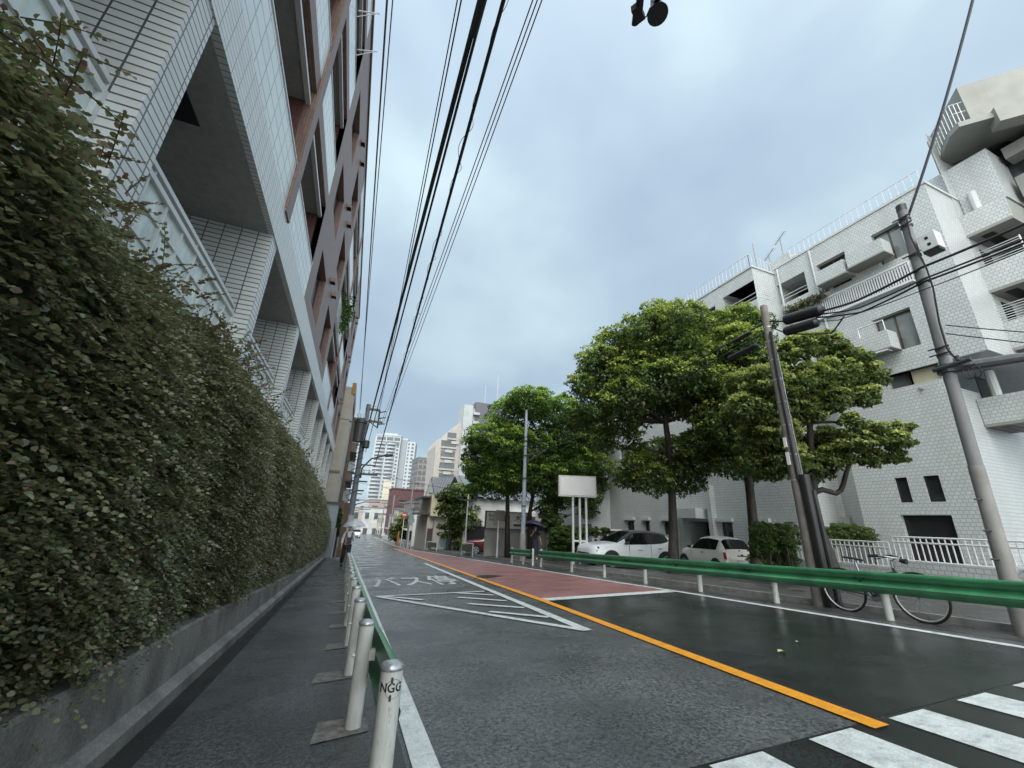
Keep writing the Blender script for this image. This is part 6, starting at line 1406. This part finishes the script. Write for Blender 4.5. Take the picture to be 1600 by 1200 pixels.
for s in (-1, 1): b.tube([hs_+Vector((.185*s, .05, .07)), hs_+Vector((.205*s, .18, .06))], .022, 8); b.tube([hs_+Vector((.2*s, -.05, .06)), hs_+Vector((.24*s, .08, .02))], .007, 6)
b.tube([hs_+Vector((0, -.12, .02)), hs_+Vector((0, -.2, .01))], [.03, .04], 10); b.build('grips_and_lamp', M_trim, bk)
b = MB(); b.tube([bb+Vector((.05, 0, 0)), bb+Vector((.058, 0, 0))], .085, 20); b.tube([bb+Vector((.07, 0, 0)), bb+Vector((.07, -.1, -.13))], .011, 6); b.tube([bb+Vector((-.07, 0, 0)), bb+Vector((-.07, .1, .13))], .011, 6); b.box(bb+Vector((.08, -.14, -.15)), bb+Vector((.16, -.06, -.13))); b.build('crank', M_chrome, bk)
b = MB(); b.torus(tuple(br_.lerp(bb, .5)+Vector((.054, 0, .02))), .0, .0, 'x', 4, 3) if False else b.tube([br_+Vector((.054, 0, .04)), bb+Vector((.054, 0, .085))], .005, 5); b.tube([br_+Vector((.054, 0, -.04)), bb+Vector((.054, 0, -.085))], .005, 5); b.build('chain', M_bk, bk)

# ------------------------------------------------------------------ people
M_skin = mat('skin', (.42, .27, .20), .55, .06, 12)
M_hair = mat('black hair', (.018, .015, .013), .5)
def skin_mesh(name, pts, edges, m, parent, root=0, sub=1):
    """one continuous surface grown round a joint skeleton"""
    bm = bmesh.new(); sk = bm.verts.layers.skin.verify(); vs = []
    for p, r in pts:
        v = bm.verts.new(p); v[sk].radius = (r, r) if not isinstance(r, tuple) else r; vs.append(v)
    vs[root][sk].use_root = True
    for a, b_ in edges: bm.edges.new((vs[a], vs[b_]))
    me = bpy.data.meshes.new(name); bm.to_mesh(me); bm.free()
    o = bpy.data.objects.new(name, me); COL.objects.link(o)
    o.modifiers.new('skin', 'SKIN').use_smooth_shade = True; s = o.modifiers.new('sub', 'SUBSURF'); s.levels = s.render_levels = sub
    dg = bpy.context.evaluated_depsgraph_get(); m2 = bpy.data.meshes.new_from_object(o.evaluated_get(dg)); bpy.data.objects.remove(o)
    m2.materials.clear(); m2.materials.append(m)
    for p in m2.polygons: p.use_smooth = True
    o = bpy.data.objects.new(name, m2); COL.objects.link(o); o.parent = parent; o['_o'] = parent['_o']; return o
def hand(J, E, wrist, hd_, up, s=1.):
    """palm and five fingers as chains; appends to the skeleton lists"""
    w_, d, u = Vector(J[wrist][0]), Vector(hd_).normalized(), Vector(up).normalized(); sd = d.cross(u).normalized()
    J.append((w_+d*.045*s, (.024, .018))); pm = len(J)-1; E.append((wrist, pm))
    J.append((w_+d*.085*s, (.024, .014))); kn = len(J)-1; E.append((pm, kn))
    for k, (off, ln) in enumerate(((.027, .062), (.009, .072), (-.009, .068), (-.027, .052))):
        b0 = w_+d*.092*s+sd*off; prev = kn
        for t, cu_ in ((.0, 0), (.45, .012), (.8, .035), (1, .055)):
            J.append((b0+d*ln*t-u*cu_, .0085-.002*t)); E.append((prev, len(J)-1)); prev = len(J)-1
    prev = pm
    for t in (.5, .8, 1.1): J.append((w_+d*(.03+.045*t)+sd*.045*t-u*.012*t, .010-.002*t)); E.append((prev, len(J)-1)); prev = len(J)-1
def face(g, head, hm, front=(0, -1, 0), mask=False, hairlen=.0, hairm=None):
    h = Vector(head); r = .088
    b = MB()
    for sg in (1, -1): b.lathe([(.0, -.009), (.011, -.006), (.013, 0), (.011, .006), (0, .009)], (h.x+.032*sg, h.y-r*.96, h.z+.012), 8)
    b.build('eyes', M_black, g)
    b = MB(); b.add([(h.x-.013, h.y-r*.93, h.z-.03), (h.x+.013, h.y-r*.93, h.z-.03), (h.x, h.y-r*1.25, h.z-.027), (h.x, h.y-r*.95, h.z+.015)], [(0, 1, 2), (0, 2, 3), (1, 3, 2)]); b.build('nose', M_skin, g)
    b = MB()
    for sg in (1, -1): b.tube([(h.x+.078*sg, h.y, h.z+.025), (h.x+.088*sg, h.y+.01, h.z), (h.x+.08*sg, h.y, h.z-.03)], [.01, .016, .008], 8)
    b.build('ears', M_skin, g)
    b = MB(); b.box((h.x-.022, h.y-r*.97, h.z-.056), (h.x+.022, h.y-r*.9, h.z-.048)); b.build('mouth', mat('lips', (.3, .12, .1), .5), g)
    if mask:
        b = MB(); b.add([(h.x-.066, h.y-.045, h.z-.01), (h.x, h.y-r*1.2, h.z-.012), (h.x+.066, h.y-.045, h.z-.01), (h.x+.055, h.y-.05, h.z-.085), (h.x, h.y-r*1.12, h.z-.095), (h.x-.055, h.y-.05, h.z-.085)], [(0, 1, 4, 5), (1, 2, 3, 4)]); b.build('mask', M_curtain, g)
def umbrella(label, tip, shaft_end, R_, m, ribm, open_dir=None, name='umbrella'):
    tip, se = Vector(tip), Vector(shaft_end); ax = (tip-se).normalized(); g = thing(name, tip, label, 'umbrella')
    s1 = ax.orthogonal().normalized(); s2 = ax.cross(s1); b = MB(); vs = [tip-ax*.02]; NR, NA = 5, 32
    def P_(t, a):
        sc_ = 1-.05*t*abs(math.sin(4*a)); rr = R_*math.sin(t*1.15)/math.sin(1.15)*sc_; return tip-ax*(.02+.30*R_/.5*t**2.1*(1-.06*abs(math.sin(4*a))))+(s1*math.cos(a)+s2*math.sin(a))*rr
    for i in range(1, NR+1):
        for k in range(NA): vs.append(P_(i/NR, 2*math.pi*k/NA))
    fs = [(0, 1+k, 1+(k+1) % NA) for k in range(NA)]+[(1+i*NA+k, 1+(i+1)*NA+k, 1+(i+1)*NA+(k+1) % NA, 1+i*NA+(k+1) % NA) for i in range(NR-1) for k in range(NA)]
    b.add(vs, fs).build('canopy', m, g, smooth=True)
    b = MB()
    for k in range(8): a = 2*math.pi*k/8; b.tube([P_(i/6, a)-ax*.004 for i in range(1, 7)], .003, 4, False); b.tube([P_(.55, a)-ax*.01, se.lerp(tip, .62)], .0025, 4, False)
    b.build('ribs', ribm, g)
    b = MB(); b.tube([se, tip+ax*.05], .006, 6); b.build('shaft', ribm, g)
    b = MB(); b.tube([se+ax*.12, se, se-ax*.03+s1*.03, se+s1*.055], .014, 6); b.build('handle', ribm, g); return g
mcl = bpy.data.materials.new('clear vinyl'); mcl.use_nodes = True; t = mcl.node_tree; t.nodes.clear()
o_ = t.nodes.new('ShaderNodeOutputMaterial'); tr = t.nodes.new('ShaderNodeBsdfTransparent'); tr.inputs[0].default_value = (.88, .92, .96, 1); gl_ = t.nodes.new('ShaderNodeBsdfPrincipled'); gl_.inputs['Base Color'].default_value = (.6, .66, .72, 1); gl_.inputs['Roughness'].default_value = .15
mxn = t.nodes.new('ShaderNodeMixShader'); mxn.inputs[0].default_value = .55; t.links.new(tr.outputs[0], mxn.inputs[1]); t.links.new(gl_.outputs[0], mxn.inputs[2]); t.links.new(mxn.outputs[0], o_.inputs[0])

# man in a white shirt walking towards the viewer, local frame facing -y
q = gr(537, 887); px_, py_ = q.x, q.y; zz = gz(px_, py_)+.012
man = thing('person', (px_, py_, zz), 'walker in white shirt, cap and dark trousers with a black bag, under the clear umbrella', 'person', None, rad(6), local=True)
J = [((0, 0, .93), (.13, .10)), ((0, 0, 1.10), (.125, .095)), ((0, 0, 1.30), (.15, .105)), ((0, .005, 1.44), (.075, .07)), ((0, 0, 1.52), (.05, .052)), ((0, -.015, 1.60), (.07, .082)), ((0, -.01, 1.69), (.078, .09)), ((0, 0, 1.755), (.05, .06))]
E = [(i, i+1) for i in range(7)]
def limb_(ps, a0):
    k = a0
    for p, r in ps: J.append((p, r)); E.append((k, len(J)-1)); k = len(J)-1
    return k
# left leg forward, right leg back; left arm raised with the umbrella, right arm hanging
limb_([((.09, 0, .86), .085), ((.10, -.10, .50), .06), ((.10, -.08, .30), .055), ((.10, -.04, .09), .042), ((.10, -.10, .045), .045), ((.10, -.20, .035), .035)], 0)
limb_([((-.09, 0, .86), .085), ((-.10, .06, .50), .06), ((-.10, .16, .30), .052), ((-.10, .24, .12), .042), ((-.10, .20, .05), .042), ((-.10, .11, .035), .035)], 0)
wl_ = limb_([((.17, 0, 1.41), .055), ((.235, .02, 1.18), .045), ((.20, -.17, 1.12), .036), ((.17, -.21, 1.13), .028)], 3); hand(J, E, wl_, (-.1, -.5, .6), (0, 1, .6))
wr2 = limb_([((-.17, 0, 1.41), .055), ((-.235, .03, 1.13), .045), ((-.25, -.05, .90), .034), ((-.25, -.06, .87), .028)], 3); hand(J, E, wr2, (0, -.15, -1), (1, 0, 0))
skin_mesh('body', J, E, M_skin, man)
skin_mesh('shirt', [(Vector(J[i][0]), tuple(x+.022 for x in J[i][1])) for i in (0, 1, 2, 3)]+[((.17, 0, 1.41), .072), ((.235, .02, 1.18), .062), ((.21, -.12, 1.13), .05), ((-.17, 0, 1.41), .072), ((-.235, .03, 1.13), .062), ((-.25, -.03, .95), .05)], [(0, 1), (1, 2), (2, 3), (3, 4), (4, 5), (5, 6), (3, 7), (7, 8), (8, 9)], mat('white cotton', (.62, .62, .62), .8, .06, 8), man)
skin_mesh('trousers', [((0, 0, .95), (.15, .12)), ((.09, 0, .86), .105), ((.10, -.10, .50), .085), ((.10, -.08, .30), .08), ((.10, -.04, .1), .07), ((-.09, 0, .86), .105), ((-.10, .06, .50), .085), ((-.10, .16, .30), .075), ((-.10, .23, .14), .065)], [(0, 1), (1, 2), (2, 3), (3, 4), (0, 5), (5, 6), (6, 7), (7, 8)], mat('dark trousers', (.02, .02, .024), .8), man)
for sg, fy_, dz_ in ((1, -.1, 0), (-1, .17, .02)):
    b = MB(); b.tube([(.1*sg, fy_+.1, .06+dz_), (.1*sg, fy_, .055+dz_), (.1*sg, fy_-.12, .04+dz_*.3)], [.05, .052, .04], 10); b.build('shoe', M_trim, man, smooth=True)
face(man, (0, -.012, 1.655), M_hair, mask=True)
b = MB(); b.lathe([(.105, 1.70), (.108, 1.72), (.10, 1.78), (.07, 1.82), (.0, 1.835)], (0, -.005, 0), 16); b.add([(-.09, -.06, 1.705), (.09, -.06, 1.705), (.075, -.19, 1.69), (-.075, -.19, 1.69), (-.09, -.06, 1.72), (.09, -.06, 1.72), (.075, -.19, 1.70), (-.075, -.19, 1.70)], [(0, 3, 2, 1), (4, 5, 6, 7), (2, 3, 7, 6)]); b.build('cap', mat('pale cap', (.5, .5, .49), .8), man, smooth='auto')
bag = MB(); bag.cbox((.03, -.165, 1.10), (.2, .07, .26)); bag.tube([(.1, -.15, 1.22), (.12, -.11, 1.42), (.1, .02, 1.47), (.08, .13, 1.35)], .02, 6); bag.tube([(-.08, -.15, 1.20), (-.11, -.12, 1.42), (-.1, .02, 1.47), (-.08, .13, 1.35)], .02, 6); bag.cbox((0, .17, 1.22), (.3, .12, .4))
T(bag.build('bag', M_trim, None, org=(0, 0, 0), bevel=.02), 'black bag worn on straps by the walker in the white shirt', 'bag'); bo = bpy.data.objects['bag']; bo.location = man.location; bo.rotation_euler = man.rotation_euler
mw = Matrix.Translation(man.location) @ Matrix.Rotation(rad(6), 4, 'Z')
umbrella('clear vinyl umbrella held by the walker on the left pavement', mw @ Vector((.12, -.18, 1.98)), mw @ Vector((.165, -.24, 1.10)), .50, mcl, M_chrome)

# woman in black under the dark umbrella
q = Vector((9.40, 20.75, 0)); zz = gz(q.x, q.y)+.10
wm = thing('person', (q.x, q.y, zz), 'person in a black shirt and long dark skirt with white shoes, under the dark umbrella', 'person', None, rad(-24), local=True)
J = [((0, 0, .90), (.13, .10)), ((0, 0, 1.06), (.11, .085)), ((0, 0, 1.24), (.13, .10)), ((0, .005, 1.36), (.065, .06)), ((0, 0, 1.43), (.043, .045)), ((0, -.015, 1.51), (.066, .078)), ((0, -.01, 1.60), (.074, .086)), ((0, 0, 1.66), (.048, .058))]; E = [(i, i+1) for i in range(7)]
limb_([((.085, 0, .83), .085), ((.09, -.05, .47), .058), ((.09, -.03, .28), .05), ((.09, 0, .09), .036), ((.09, -.06, .045), .04), ((.09, -.15, .03), .032)], 0)
limb_([((-.085, 0, .83), .085), ((-.09, .03, .47), .058), ((-.09, .08, .28), .05), ((-.09, .12, .09), .036), ((-.09, .07, .045), .04), ((-.09, -.02, .03), .032)], 0)
wa = limb_([((-.155, 0, 1.33), .05), ((-.26, -.02, 1.12), .038), ((-.17, -.16, 1.24), .031), ((-.13, -.18, 1.27), .025)], 3); hand(J, E, wa, (.3, -.2, .9), (0, 1, .2), .9)
wb_ = limb_([((.155, 0, 1.33), .05), ((.24, .03, 1.08), .038), ((.29, -.02, .88), .03), ((.30, -.03, .85), .025)], 3); hand(J, E, wb_, (.15, -.1, -1), (-1, 0, 0), .9)
skin_mesh('body', J, E, M_skin, wm)
M_blk = mat('black cotton', (.016, .016, .02), .85)
skin_mesh('shirt', [(Vector(J[i][0]), tuple(x+.025 for x in J[i][1])) for i in (0, 1, 2, 3)]+[((-.155, 0, 1.33), .068), ((-.235, -.01, 1.18), .062), ((.155, 0, 1.33), .068), ((.22, .02, 1.16), .062)], [(0, 1), (1, 2), (2, 3), (3, 4), (4, 5), (3, 6), (6, 7)], M_blk, wm)
b = MB(); b.lathe([(.13, .98), (.16, .9), (.175, .7), (.19, .45), (.205, .2), (.19, .19)], (0, .01, 0), 18); b.build('skirt', mat('dark navy skirt', (.018, .02, .035), .85), wm, smooth='auto')
for sg, fy_ in ((1, -.06), (-1, .07)):
    b = MB(); b.tube([(.09*sg, fy_+.1, .05), (.09*sg, fy_, .05), (.09*sg, fy_-.11, .035)], [.044, .046, .036], 10); b.build('shoe', M_bars, wm, smooth=True)
face(wm, (0, -.012, 1.565), M_hair)
b = MB(); b.lathe([(.06, 1.52), (.085, 1.54), (.096, 1.60), (.088, 1.655), (.055, 1.695), (.0, 1.705)], (0, .022, 0), 16); b.build('hair', M_hair, wm, smooth=True)
mw = Matrix.Translation(wm.location) @ Matrix.Rotation(rad(-24), 4, 'Z')
umbrella('dark navy umbrella held by the person in black', mw @ Vector((.02, .0, 1.92)), mw @ Vector((-.135, -.24, 1.16)), .56, mat('dark navy umbrella cloth', (.03, .026, .06), .4, .2, 4), M_black)
